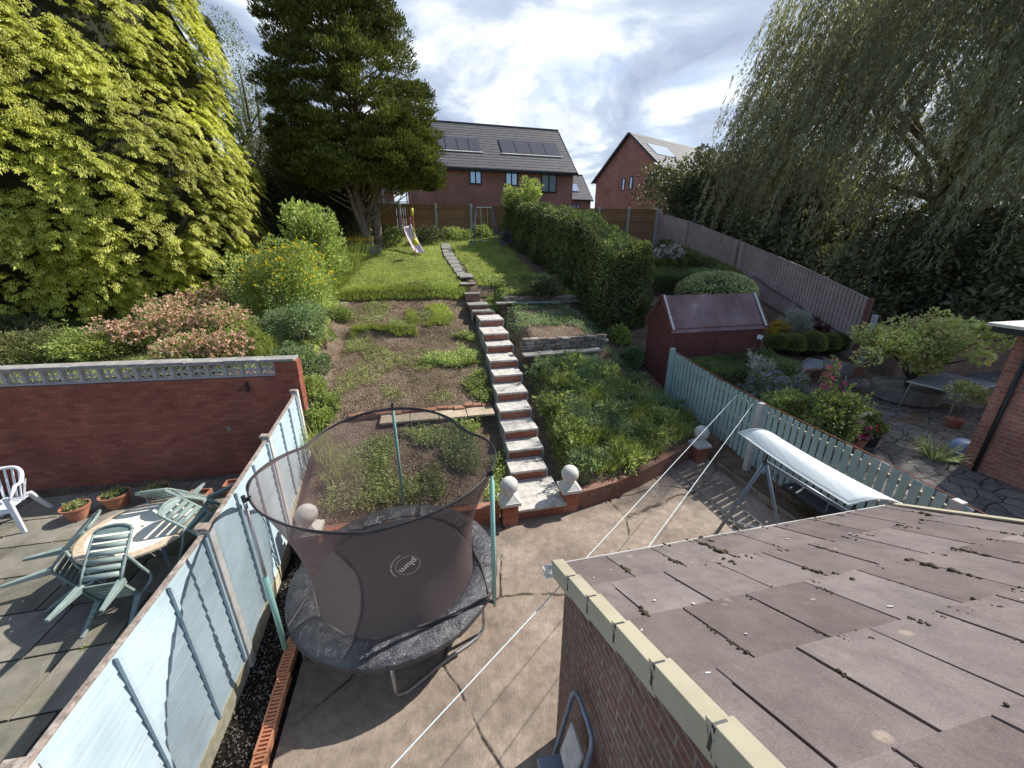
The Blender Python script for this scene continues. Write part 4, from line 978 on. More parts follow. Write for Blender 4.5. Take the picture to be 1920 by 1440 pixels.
for s_, hh in ((5.85, .03), (2.75, .05), (8.88, .10)):
    zt = lerp_tab(s_, topz) + hh; zb = lerp_tab(s_, botz) - .15; MB().box((FTR - .045, s_, (zt + zb) / 2), (.11, .11, zt - zb)).build('post', M['post_concrete'] if s_ < 8 else M['mint_paint'], pf, bevel=.008)
m_ = MB(); m_.grid(lambda a, b: (FTR - .42 + b * .40, -.5 + a * 7.0, .0 + (.10 if b > 0 else -.02) + .03 * noise.noise(Vector((a * 20, b * 3, 0)))), 40, 4); o = m_.build('soil_strip', M['soil'], smooth=True, rotz=GA); struct(o)
m_ = MB(); m_.seg((FTR - .44, -.5, .05), (FTR - .44, 6.2, .05), .06, .14); o = m_.build('concrete_edging', M['concrete'], rotz=GA); tag(o, 'long rough concrete edging at the foot of the mint fence', 'edging')

# ================================================================== WASHING LINES
def line(label, a, b_, r=.004):
    mb_ = MB(); mb_.tube(sag(a, b_, .01, 12), r, 6); tag(mb_.build('washing_line', M['rope']), label, 'washing line', 'washing lines over the patio')
A1 = Vector(W(*att(1382, 740, 6.42))); A2 = Vector(W(*att(1412, 757, 6.42)))
line('long washing line from the mint fence past the gutter to the house', A1, atz(733, 1440, 2.02))
line('shorter washing line from the mint fence to the extension eave', A2, W(*ats(1204, 1041, 2.45)))

# ================================================================== SWING SEAT
sw = thing('swing_seat', 'canopied garden swing seat with a pale striped sunshade beside the mint fence', 'swing seat', (0, 0, 0))
c1 = atz(1385, 811, 1.92); c2 = atz(1592, 947, 1.86); c3 = atz(1705, 952, 1.90); c4 = atz(1462, 822, 1.96)
def can(a, b):
    p = c1.lerp(c2, a).lerp(c4.lerp(c3, a), b); return tuple(p + Vector((0, 0, .10 * math.sin(PI * b) - .03 * math.sin(PI * a))))
m_ = MB(); m_.grid(can, 24, 12); m_.build('canopy', M['canopy'], sw, smooth=True, solid=.006)
m_ = MB(); m_.tube([can(0, k / 12) for k in range(13)], .012, 6); m_.tube([can(1, k / 12) for k in range(13)], .012, 6); m_.tube([can(k / 12, 0) for k in range(13)], .011, 6); m_.tube([can(k / 12, 1) for k in range(13)], .011, 6); m_.build('canopy_frame', M['white_paint'], sw)
ax = (c2 - c1).normalized(); wx = (c4 - c1); wx.z = 0; wx.normalize()
hubF = (c1 + c4) / 2 + ax * .22; hubF.z = 1.62; hubN = (c2 + c3) / 2 - ax * .22; hubN.z = 1.60
for i, hb in enumerate((hubF, hubN)):
    l1 = atz(1335, 1012, 0.02) if i == 0 else hb - wx * .85 - Vector((0, 0, 1.58)); l2 = hb + wx * .55 - Vector((0, 0, hb.z - .05)); l1.z = .02
    MB().tube([hb, l1], .026, 8).build('leg', M['steel_blue'], sw, smooth=True); MB().tube([hb, l2], .024, 8).build('leg', M['steel_blue'], sw, smooth=True)
    ca = hb.lerp(l1, .72); cb_ = hb.lerp(l2, .72); MB().tube([ca, cb_], .012, 6).build('brace', M['galv'], sw)
    m_ = MB(); m_.tube([hb, hb + Vector((0, 0, .30))], .016, 6); m_.sphere(hb, .04, 10); m_.build('canopy_support', M['black_plastic'], sw)
MB().tube([hubF, hubN], .026, 8).build('top_bar', M['steel_blue'], sw, smooth=True)
MB().tube([atz(1398, 958, .05), atz(1460, 1010, .05)], .014, 6).build('ground_bar', M['galv'], sw)
sc_ = atz(1530, 938, .45); sc_.z = .45; L_ = (hubN - hubF).length - .2; ra_ = math.atan2(ax.y, ax.x)
MB().box(tuple(sc_ + wx * .02), (L_, .52, .10), Matrix.Rotation(ra_, 3, 'Z')).build('seat_cushion', M['black_plastic'], sw, bevel=.03)
MB().box(tuple(sc_ + wx * .30 + Vector((0, 0, .30))), (L_, .10, .55), Matrix.Rotation(ra_, 3, 'Z') @ Matrix.Rotation(-.2, 3, 'X')).build('back_cushion', M['black_plastic'], sw, bevel=.03)
for e_ in (-1, 1):
    for w_ in (-.22, .28):
        p = sc_ + ax * (e_ * L_ / 2) + wx * w_; q = (hubF if e_ < 0 else hubN); MB().tube([p, q + Vector((0, 0, -.02))], .008, 5).build('hanger', M['galv'], sw)
    p = sc_ + ax * (e_ * L_ / 2); MB().tube([p - wx * .25, p - wx * .25 + Vector((0, 0, .22)), p + wx * .25 + Vector((0, 0, .24)), p + wx * .28], .014, 6).build('armrest', M['steel_blue'], sw)

# ================================================================== SHED
SF = 9.25; t0 = ats(1262, 618, SF)[0]; ze = ats(1262, 618, SF)[2]; t1 = ats(1432, 606, SF)[0]
_, sr, zr = att(1241, 556, t0 - .08); _, sb_, zb_ = att(1204, 586, t0)
sr = min(max(sr, SF + .6), SF + 1.1); sb_ = SF + (sr - SF) * 2; zr = ats(1241, 556, sr)[2]; g0 = .35
sh = thing('garden_shed', 'small maroon timber shed with a ridged felt roof behind the end of the mint fence', 'shed', (0, 0, 0), GA)
m_ = MB(); prof = [(SF, g0), (SF, ze), (sr, zr - .04), (sb_, ze), (sb_, g0)]
n = len(prof); m_.add([(t0, a, b) for a, b in prof] + [(t1, a, b) for a, b in prof], [tuple(range(n)), tuple(range(2 * n - 1, n - 1, -1))] + [(i, i + n, (i + 1) % n + n, (i + 1) % n) for i in range(n)])
m_.build('wall', M['shed_wood'], sh)
m_ = MB(); z = g0
while z < zr - .15:
    hgt = .125; zz = z + hgt / 2
    if zz < ze - .02: m_.box(((t0 + t1) / 2, SF - .012, zz), (t1 - t0 + .02, .018, hgt - .004), Matrix.Rotation(.17, 3, 'X')); a, b = SF, sb_
    else: f = (zz - ze) / (zr - ze); a = SF + (sr - SF) * f; b = sb_ - (sb_ - sr) * f
    if b - a > .1: m_.box((t0 - .012, (a + b) / 2, zz), (.018, b - a, hgt - .004), Matrix.Rotation(-.17, 3, 'Y'))
    z += hgt
m_.build('cladding', M['shed_wood'], sh)
m_ = MB(); a = math.atan2(zr - ze, sr - SF)
for sd in (-1, 1):
    sc = sr + sd * (sr - SF + .08) / 2; zc = zr - (zr - ze) * ((sr - SF + .08) / 2) / (sr - SF) + .02
    m_.box(((t0 + t1) / 2, sc, zc), (t1 - t0 + .18, (sr - SF + .08) / math.cos(a), .022), Matrix.Rotation(-sd * a, 3, 'X'))
m_.build('roof', M['felt'], sh)
m_ = MB()
for tt in (t0 - .085, t1 + .085):
    m_.seg((tt, SF - .08, ze - .03), (tt, sr, zr + .03), .025, .10); m_.seg((tt, sb_ + .08, ze - .03), (tt, sr, zr + .03), .025, .10)
m_.build('barge_board', M['shed_wood'], sh)
m_ = MB()
for tt in (t0 - .03, t1 + .03): MB().seg((tt, SF - .08, ze + .005), (tt, sr - .02, zr + .045), .075, .012).build('felt_lath', M['post_concrete'], sh)
m_ = MB()
for f in (0.0, .5, 1.0): MB().box((t0 + (t1 - t0) * f, SF - .03, (g0 + ze) / 2), (.04, .03, ze - g0)).build('corner_trim', M['shed_wood'], sh)
MB().box((t0 - .03, SF, (g0 + ze) / 2), (.03, .05, ze - g0)).build('corner_trim', M['shed_wood'], sh)
# ================================================================== FAR RIGHT FENCE
ftp = [att(u, v, 13.8) for u, v in ((1632, 562), (1510, 503), (1393, 455), (1300, 418), (1245, 402), (1216, 399))]
tp = [(p[1], p[2]) for p in ftp]
s_end = tp[-1][0]; s_sta = tp[0][0]
fb = thing('board_fence', 'tall faded pinkish board fence climbing the slope behind the maroon shed', 'fence', (0, 0, 0), GA)
m_ = MB(); s_ = s_sta
while s_ < s_end:
    zt = lerp_tab(s_, tp) + random.uniform(-.01, .01); zb = zt - 1.85; m_.box((13.8, s_, (zt + zb) / 2), (.02, .105, zt - zb)); s_ += .138
m_.build('boards', M['pinkwood'], fb, bevel=.002)
m_ = MB(); sx_ = np.linspace(s_sta, s_end, 24)
for f in (.25, .95, 1.6): 
    m_ = MB()
    for a, b in zip(sx_, sx_[1:]): m_.seg((13.83, a, lerp_tab(a, tp) - f), (13.83, b, lerp_tab(b, tp) - f), .04, .08)
    m_.build('rail', M['pinkwood'], fb)
m_ = MB()
for a, b in zip(sx_, sx_[1:]): m_.seg((13.80, a, lerp_tab(a, tp) + .01), (13.80, b, lerp_tab(b, tp) + .01), .05, .02)
m_.build('capping', M['pinkwood'], fb)
for i, s_ in enumerate((s_sta - .08, tp[2][0] - .1, tp[2][0] + .25, (tp[2][0] + s_end) / 2)):
    zt = lerp_tab(s_, tp) + .06; MB().box((13.72, s_, zt - 1.0), (.12, .12, 2.0)).build('post', M['pinkwood'] if i else M['shed_wood'], fb, bevel=.006)
p = aty(1620, 585, 12.0); q = att(1612, 625, 13.6)
m_ = MB(); pp_ = att(1628, 590, 13.7); m_.box((13.7, s_sta - .35, pp_[2] - .85), (.12, .12, 1.75)); tag(m_.build('fence_post', M['post_grey'], rotz=GA, bevel=.01), 'grey concrete post standing at the near end of the pinkish fence', 'post')
m_ = MB(); hp = [att(u, v, 13.6) for u, v in ((1402, 560), (1403, 522), (1415, 519), (1440, 538), (1500, 575), (1560, 615), (1601, 641))]
m_.tube([(13.6, a, b) for _, a, b in hp], .02, 6); tag(m_.build('handrail', M['black_plastic'], rotz=GA, smooth=True), 'black metal handrail bending along the foot of the pinkish fence', 'handrail')
# ================================================================== RIGHT NEIGHBOUR BUILDING
bc = atz(1800, 872, .7); bt, bs = TS(bc.x, bc.y); _, _, btz = att(1904, 624, bt)
rb_ = thing('brick_outbuilding', 'dark red brick building with a black drainpipe at the right edge', 'building', (0, 0, 0), GA)
MB().box((bt + 2.5, bs - 2.6, btz / 2 + .1), (5, 5.2, btz - .1)).build('wall', M['brick_new'], rb_)
MB().box((bt + 2.4, bs - 2.5, btz + .13), (5.5, 5.5, .05)).build('roof', M['concrete_white'], rb_)
m_ = MB(); m_.box((bt + 2.4, bs - 2.5, btz + .05), (5.4, 5.4, .10)); m_.build('fascia', M['anthracite'], rb_)
m_ = MB(); m_.tube([(bt - .06, bs - .22, btz - .1), (bt - .06, bs - .22, .72)], .036, 8); m_.tube([(bt - .18, bs - .22, btz + .0), (bt - .14, bs - .22, btz - .05), (bt - .06, bs - .22, btz - .14)], .036, 8); m_.build('drainpipe', M['anthracite'], rb_, smooth=True)
m_ = MB(); m_.tube([(bt - .2, bs + .15, btz + .05), (bt - .2, bs - 5.0, btz + .03)], .05, 8); m_.build('gutter', M['white_paint'], rb_, smooth=True)
# low terrace wall and steps behind the patio
wall_run('terrace_wall', 'long low brown brick terrace wall at the back of the right patio', [(9.3, 8.95), (13.4, 8.95)], .65, 1.05, .2, M['brick_low'])
wall_run('terrace_wall', 'brown brick wall beyond the patio table near the brick outbuilding', [(14.0, 8.6), (22, 8.2)], .6, 1.75, .22, M['brick_brown'])

# ================================================================== BACK FENCE
bf = thing('close_board_fence', 'brown close board fence with grey concrete posts across the top of the garden', 'fence', (0, 0, 0), GA)
SB = 22.3; us = [748, 814, 881, 946]; tsb = [ats(u, 384, SB)[0] for u in us]; dt = (tsb[-1] - tsb[0]) / 3; tl = [tsb[0] + dt * i for i in range(-7, 9)]
zt = ats(850, 385, SB)[2]; zb = zt - 1.85
for t_ in tl: MB().box((t_, SB - .02, (zt + zb) / 2 + .03), (.12, .12, zt - zb + .1)).build('post', M['post_grey'], bf, bevel=.01)
m_ = MB(); m2 = MB()
for a in tl[:-1]:
    k = a + .07
    while k < a + dt - .08: m_.box((k + .05, SB + .02 + random.uniform(0, .008), (zt + zb) / 2), (.10, .016, zt - zb - .05)); k += .108
    for f in (.12, .62, 1.22): m2.box((a + dt / 2, SB - .01, zt - f), (dt - .13, .04, .07))
    m2.box((a + dt / 2, SB + .01, zt - .01), (dt - .13, .06, .03)); m2.box((a + dt / 2, SB, zb + .05), (dt - .13, .04, .14))
m_.build('boards', M['brownwood'], bf); m2.build('rails', M['slab_tan'] if False else plain('pale_rail', (.27, .16, .08), .8, .25), bf)

# ================================================================== HOUSES
def planept(u, v, P0, rz, ang=0):
    """intersect the pixel ray with a wall plane (or a roof plane rising by ang) through P0"""
    d = ray(u, v); n = Vector((-math.sin(rz), math.cos(rz), 0)); e = Vector((math.cos(rz), math.sin(rz), 0)); up = Vector((0, 0, 1))
    if ang: nn = (n * math.sin(ang) - up * math.cos(ang))
    else: nn = n
    k = nn.dot(P0 - cam.location) / nn.dot(d); p = cam.location + d * k - P0; return p.dot(e), p.dot(n), p.z
def window(h, x, z, w, hh, panes=2, y=0.0):
    f = MB(); f.box((x, y - .02, z + hh / 2 - .04), (w, .07, .08)); f.box((x, y - .02, z - hh / 2 + .05), (w, .07, .10))
    for k in range(panes + 1): f.box((x - w / 2 + .045 + k * (w - .09) / panes, y - .02, z), (.09, .068, hh - .18))
    fr_ = f.build('window', M['anthracite'], h); MB().box((x, y - .004, z), (w - .06, .02, hh - .06)).build('pane', M['glass_win'], fr_)
def house(name, label, P0, rz, wid, dep, eave, ridge, base, ov=.35):
    """local origin at the right hand eave corner, x runs left as negative"""
    h = thing(name, label, 'house', (P0.x, P0.y, 0), rz); m_ = MB()
    prof = [(0, base), (0, eave), (dep / 2, ridge - .15), (dep, eave), (dep, base)]; n = 5
    m_.add([(-wid, a, b) for a, b in prof] + [(0, a, b) for a, b in prof], [tuple(range(n)), tuple(range(2 * n - 1, n - 1, -1))] + [(i, i + n, (i + 1) % n + n, (i + 1) % n) for i in range(n)])
    m_.build('wall', M['brick_new'], h)
    a = math.atan2(ridge - eave, dep / 2); m_ = MB(); rows = int((dep / 2 + ov) / math.cos(a) / .34); pitch = (dep / 2 + ov) / rows
    for sd in (0, 1):
        for r_ in range(rows):
            y0 = -ov + r_ * pitch; zc = eave + (y0 + pitch / 2) * math.tan(a) + .05; yc = y0 + pitch / 2
            if sd: yc = dep - yc
            m_.box((-wid / 2, yc, zc + .02), (wid + ov * 1.6, pitch / math.cos(a) * 1.08, .035), Matrix.Rotation((a - .05) * (1 if not sd else -1), 3, 'X'))
    m_.box((-wid / 2, dep / 2, ridge + .06), (wid + ov * 1.6, .28, .10)); rf = m_.build('roof', M['rooftile'], h)
    m_ = MB(); m_.box((-wid / 2, -ov + .02, eave - .16), (wid + ov * 1.5, .10, .16)); m_.box((-wid / 2, -ov / 2 + .05, eave - .20), (wid + .3, ov, .04)); m_.build('gutter', M['anthracite'], h)
    m_ = MB()
    for xx in (ov * .78, -wid - ov * .78): m_.seg((xx, -ov, eave - ov * math.tan(a) + .0), (xx, dep / 2, ridge + .02), .05, .18); m_.seg((xx, dep + ov, eave - ov * math.tan(a)), (xx, dep / 2, ridge + .02), .05, .18)
    m_.build('verge_board', M['anthracite'], h); return h, a
P0 = aty(1075, 326, 34); rzh = R(15); base = Vector((P0.x, P0.y, 0))
x_l = planept(768, 340, P0, rzh)[0]; xr, yr, zr2 = planept(1050, 246, P0 + Vector((0, 0, 0)), rzh)
eave = P0.z + .1; best = None
dep = 9.0
ph = P0 + Vector((-math.sin(rzh), math.cos(rzh), 0)) * dep / 2; zrid = planept(1050, 247, ph, rzh)[2] + ph.z
hs, ra = house('brick_house', 'long red brick house with solar panels straight behind the brown fence', P0, rzh, -x_l, dep, eave, zrid, 4.5)
for u0, u1, v0, v1 in ((806, 832, 313, 342), (880, 903, 315, 346), (947, 971, 318, 349), (1014, 1044, 323, 362)):
    a = planept(u0, (v0 + v1) / 2, P0, rzh); b = planept(u1, (v0 + v1) / 2, P0, rzh); c = planept((u0 + u1) / 2, v0, P0, rzh); d = planept((u0 + u1) / 2, v1, P0, rzh)
    window(hs, (a[0] + b[0]) / 2, P0.z + (c[2] + d[2]) / 2, b[0] - a[0], c[2] - d[2])
PR0 = Vector((P0.x, P0.y, eave + .12))
for uL, uR, vt, vb, npn in ((812, 899, 257, 281, 4), (938, 1046, 265, 289, 4)):
    a = planept(uL, (vt + vb) / 2, PR0, rzh, ra); b = planept(uR, (vt + vb) / 2 + (3 if uL > 900 else 2), PR0, rzh, ra); c = planept((uL + uR) / 2, vt + 1, PR0, rzh, ra); d = planept((uL + uR) / 2, vb + 1, PR0, rzh, ra)
    w = (b[0] - a[0]) / npn; yc = (c[1] + d[1]) / 2; hh = (c[1] - d[1]) / math.cos(ra)
    for k in range(npn):
        MB().box((a[0] + (k + .5) * w, yc, eave + .16 + yc * math.tan(ra)), (w - .05, hh, .05), Matrix.Rotation(ra, 3, 'X')).build('solar_panel', M['solar'], hs)
    MB().box((a[0] + w * npn / 2, d[1] - .10, eave + .16 + (d[1] - .1) * math.tan(ra)), (w * npn + .2, .10, .05), Matrix.Rotation(ra, 3, 'X')).build('flashing', M['gutter'], hs)
# house further left, behind the dark conifer
P2 = aty(735, 335, 38); h2, _ = house('brick_house', 'red brick house mostly hidden behind the dark conifer', P2, R(15), 11, 9, P2.z, P2.z + 3.6, 4.5)
window(h2, -2, P2.z - 1.2, 1.1, 1.3); window(h2, -5, P2.z - 1.2, 1.1, 1.3)
# gable house at the right
P3 = aty(1118, 338, 50); rzg = R(-56)
ga = P3; dirg = Vector((math.cos(rzg), math.sin(rzg), 0)); halfw = planept(1183, 250, P3, rzg)[0]; zap = P3.z + planept(1183, 250, P3, rzg)[2]
gh = thing('brick_house', 'red brick gable end house with two slit windows right of the sky gap', 'house', (P3.x, P3.y, 0), rzg)
wd_ = halfw * 2; m_ = MB(); dpt = 16
prof = [(0, 4.3), (0, P3.z), (halfw, zap - .1), (wd_, P3.z), (wd_, 4.3)]; n = 5
m_.add([(a, 0, b) for a, b in prof] + [(a, dpt, b) for a, b in prof], [tuple(range(n))[::-1], tuple(range(n, 2 * n))] + [(i, (i + 1) % n, (i + 1) % n + n, i + n) for i in range(n)])
m_.build('wall', M['brick_new'], gh)
ag = math.atan2(zap - P3.z, halfw); m_ = MB(); rows = 14; ov = .4; pitch = (halfw + ov) / rows
for sd in (0, 1):
    for r_ in range(rows):
        xc = -ov + (r_ + .5) * pitch; zc = P3.z + xc * math.tan(ag) + .05; xx = wd_ - xc if sd else xc
        m_.box((xx, dpt / 2, zc), (pitch / math.cos(ag) * 1.08, dpt + .7, .035), Matrix.Rotation(-(ag - .05) * (1 if not sd else -1), 3, 'Y'))
rf = m_.build('roof', M['rooftile'], gh)
m_ = MB()
for sd in (0, 1):
    x0 = -ov if not sd else wd_ + ov; m_.seg((x0, -.34, P3.z - ov * math.tan(ag)), (halfw, -.34, zap + .02), .06, .22)
m_.build('verge_board', M['anthracite'], gh)
for u, v in ((1169, 346), (1183, 343)):
    a = planept(u, v, P3, rzg); window(gh, a[0], P3.z + a[2], .45, 1.25, 1)
xs = halfw * 1.45
MB().box((xs, 2.6, P3.z + (wd_ - xs) * math.tan(ag) + .10), (1.9, 3.2, .05), Matrix.Rotation(ag, 3, 'Y')).build('solar_panel', M['glass_win'], gh)
# small house in the gap
P4 = aty(1108, 374, 60); h4, a4 = house('brick_house', 'small distant brick house glimpsed in the gap between the two larger ones', P4, R(15), 6, 8, P4.z, P4.z + 3.6, 4, .3)
window(h4, -2.2, P4.z - 1.1, 1.3, 1.0)
MB().box((-2.3, 1.6, P4.z + 1.6 * math.tan(a4) + .2), (1.8, 1.6, .05), Matrix.Rotation(a4, 3, 'X')).build('solar_panel', M['glass_win'], h4)
# scaffold tower beside the house
P5 = aty(722, 398, 30); scf = thing('scaffold', 'pale metal scaffold platform seen just over the brown fence by the tree trunk', 'scaffold', (P5.x, P5.y, 4.5), R(15)); hS = aty(722, 352, 30).z - 4.5
m_ = MB()
for x in (0, 1.6):
    for y in (0, 1.2): m_.tube([(x, y, 0), (x, y, hS)], .035, 6)
for z in (hS * .55, hS * .78, hS * .98):
    for y in (0, 1.2): m_.tube([(-.1, y, z), (1.7, y, z)], .03, 6)
m_.tube([(0, 0, hS * .5), (1.6, 0, hS * .98)], .025, 6); m_.build('poles', M['galv'], scf); MB().box((.8, .6, hS * .72), (1.6, 1.1, .08)).build('deck', M['post_grey'], scf)

# ================================================================== PLAY THINGS ON THE LAWN
ps = hit(775, 470); sd_ = thing('garden_slide', 'pale pink children slide with red ladder rails on the top lawn', 'slide', (ps.x, ps.y, ps.z), 0)
b0 = hit(788, 481); t0_ = Vector((ps.x, ps.y, 0)); top_ = aty(762, 424, ps.y + .35); bot = b0
d_ = (bot - top_); 
def slp(a, b):
    f = a; p = top_.lerp(bot + Vector((0, 0, .08)), f); p.z -= .10 * math.sin(PI * f) - (.10 if f > .93 else 0) * (f - .93) / .07
    x = (b - .5) * .42 * 1.05; up = .09 if abs(b - .5) > .42 else 0
    side = Vector((1, 0, 0)); return tuple(p + side * x + Vector((0, 0, up)) - ps)
m_ = MB(); m_.grid(slp, 16, 14); m_.build('chute', M['pink_plastic'], sd_, smooth=True, solid=.012)
for sx in (-.2, .2):
    tp_ = top_ - ps + Vector((sx, .02, 0)); m_ = MB(); m_.tube([(tp_.x, tp_.y + .55, 0), (tp_.x, tp_.y + .12, tp_.z)], .018, 6); m_.build('ladder_rail', M['red_metal'], sd_)
    m_ = MB(); m_.tube([tp_ + Vector((0, .12, -.02)), tp_ + Vector((0, .13, .30)), tp_ + Vector((0, .06, .38)), tp_ + Vector((0, -.02, .30)), tp_ + Vector((0, -.05, -.1))], .018, 6); m_.build('hand_loop', M['pink_metal'], sd_, smooth=True)
tp_ = top_ - ps
for k in range(4):
    f = (k + .6) / 4.6; MB().box((tp_.x, tp_.y + .55 - .43 * f, tp_.z * f), (.40, .07, .025)).build('rung', M['post_grey'], sd_)
pb_ = hit(780, 487); tz_ = aty(780, 390, pb_.y).z - pb_.z
tb_ = thing('swingball_pole', 'thin red pole with yellow top and a yellow ball in front of the pink slide', 'toy', pb_)
MB().tube([(0, 0, 0), (0, 0, tz_)], .013, 6).build('pole', M['red_metal'], tb_); MB().tube([(0, 0, tz_ - .30), (0, 0, tz_)], .055, 8).build('top_spiral', M['yellow'], tb_, smooth=True)
MB().tube([(.02, 0, tz_ - .3), (.05, 0, tz_ * .5), (.04, -.02, tz_ * .30)], .006, 4).build('cord', M['yellow'], tb_); MB().sphere((.03, -.03, tz_ * .35), .14, 16, 1.15).build('ball', M['yellow'], tb_, smooth=True)
MB().tube([(-.01, 0, tz_ * .45), (0, 0, tz_ * .62)], .03, 8).build('sleeve', M['yellow'], tb_)
a = hit(886, 463); b = hit(938, 465); tpz = aty(905, 388, (a.y + b.y) / 2).z
swg = thing('childrens_swing', 'small blue and purple metal A frame swing by the hedge on the top lawn', 'swing', (a.x, a.y, a.z))
o_ = a; topl = aty(893, 389, a.y + .0) - o_; topr = aty(922, 389, a.y) - o_
legs = [((Vector(hit(882, 462)) - o_), topl), ((Vector(hit(888, 466)) - o_), topl), ((Vector(hit(929, 463)) - o_), topr), ((Vector(hit(940, 466)) - o_), topr)]
for i, (p, q) in enumerate(legs): MB().tube([p, q], .022, 6).build('leg', M['steel_blue'] if i % 2 == 0 else M['purple_metal'], swg)
MB().tube([topl, topr], .022, 6).build('crossbar', M['galv'], swg)
sp = (topl + topr) / 2; m_ = MB()
for sx in (-.16, .16): m_.tube([sp + Vector((sx, 0, 0)), sp + Vector((sx, 0, -1.45))], .006, 4)
m_.build('ropes', M['rope'], swg); m_ = MB(); m_.grid(lambda u_, v_: tuple(sp + Vector(((u_ - .5) * .36, (v_ - .5) * .16, -1.45 - .05 * math.sin(PI * u_)))), 8, 2); m_.build('seat', M['white_plastic'], swg, solid=.02)
rl = hit(947, 463); rr_ = thing('hose_reel', 'dark round hose reel between the swing and the hedge', 'reel', rl, .3)
for y in (-.1, .1): m_ = MB(); m_.tube([(.30 * math.cos(2 * PI * k / 20), y, .42 + .30 * math.sin(2 * PI * k / 20)) for k in range(20)], .018, 6, closed=True); m_.build('wheel', M['purple_metal'], rr_)
MB().tube([(0, -.12, .42), (0, .12, .42)], .15, 12).build('hose_coil', M['black_plastic'], rr_); m_ = MB(); m_.tube([(0, -.14, .42), (-.2, -.14, 0)], .015, 5); m_.tube([(0, .14, .42), (.2, .14, 0)], .015, 5); m_.build('stand', M['purple_metal'], rr_)


# ================================================================== TREES
def limb(mb, a, b, r0, r1, wob=.15, n=6):
    a = Vector(a); b = Vector(b); L_ = (b - a).length; pts = []
    for i in range(n + 1):
        f = i / n; p = a.lerp(b, f) + Vector((noise.noise(a * 3 + Vector((f * 3, 0, 0))), noise.noise(a * 3 + Vector((0, f * 3, 5))), 0)) * wob * L_ * math.sin(PI * f) * .6; pts.append(p)
    mb.tube(pts, [r0 + (r1 - r0) * i / n for i in range(n + 1)], 8); return pts
def golden_conifer():
    c = Vector((-13.6, 13.0, 2.4)); r = thing('golden_conifer', 'huge bright golden green conifer filling the upper left corner', 'tree', c)
    def RR(h): return lerp_tab(h, [(0, 3.0), (.6, 3.8), (2.1, 4.7), (3.9, 5.15), (5.3, 5.2), (6.8, 4.95), (8.3, 4.65), (10.5, 3.8), (13, 2.3), (15.2, .4)])
    m_ = MB(); limb(m_, (0, 0, -.1), (0, 0, 12), .45, .08, .02); m_.build('trunk', M['bark_dark'], r, smooth=True)
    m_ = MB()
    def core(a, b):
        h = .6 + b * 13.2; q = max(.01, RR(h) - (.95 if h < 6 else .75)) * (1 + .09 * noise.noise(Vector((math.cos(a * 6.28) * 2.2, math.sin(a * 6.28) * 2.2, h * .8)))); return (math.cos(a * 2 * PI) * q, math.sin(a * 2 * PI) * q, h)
    m_.grid(core, 60, 40); m_.build('shade_core', M['core'], r, smooth=True)  # solid dark core added as the shaded inside of the crown
    P = []; D = []; NN = []; n = 0
    while n < 2500:
        h = random.uniform(.3, 14.5); rad = RR(h)
        if random.random() > rad / 6.3: continue
        a = random.uniform(-PI, PI)
        if math.sin(a) > .35 and random.random() < .75: continue
        n += 1; lump = noise.noise(Vector((math.cos(a) * 3.2, math.sin(a) * 3.2, h * .6))) * .6 + random.uniform(-.12, .28)
        out = Vector((math.cos(a), math.sin(a), 0)); side = Vector((-out.y, out.x, 0)); bc_ = out * (rad - .6 + lump) + Vector((0, 0, h + .25)); bl_ = random.uniform(.5, .95); tilt = random.uniform(-.5, .5)
        for q in range(6):
            fq = q / 5; sq = random.uniform(-.42, .42) * bl_ * (.5 + fq * .6); st_ = bc_ + out * bl_ * .45 * fq + side * (sq + tilt * fq * .3) + Vector((0, 0, .18 * math.sin(PI * fq) - .55 * fq * fq * bl_ + random.uniform(-.06, .06)))
            Ls = random.uniform(.30, .52) * bl_; k = 84; f = rng.uniform(0, 1, k); sx = rng.uniform(-1, 1, k); w = (1 - f) * .17 * np.minimum(1, f / .15 + .2) + .02; dr = random.uniform(.35, .95); yaw = (side * random.uniform(-.45, .45) + out).normalized()
            pts = np.array(st_)[None] + np.outer(f * Ls * .62, np.array(yaw)) + np.outer(-dr * f * f * Ls * .9 - np.abs(sx) * w * .55, [0, 0, 1]) + np.outer(sx * w, np.array(side)); P.append(pts)
            D.append(np.outer(np.ones(k), np.array(yaw)) * .75 + np.outer(-dr * f * 1.3 - .1, [0, 0, 1]) + np.outer(sx * .32, np.array(side)) + rng.normal(0, .14, (k, 3)))
            NN.append(np.outer(np.ones(k), np.array(out * .9 + Vector((0, 0, .9)))) + rng.normal(0, .35, (k, 3)))
    leaves('foliage', np.concatenate(P), np.concatenate(D), .07, .021, M['gold'], r, np.concatenate(NN))
golden_conifer()
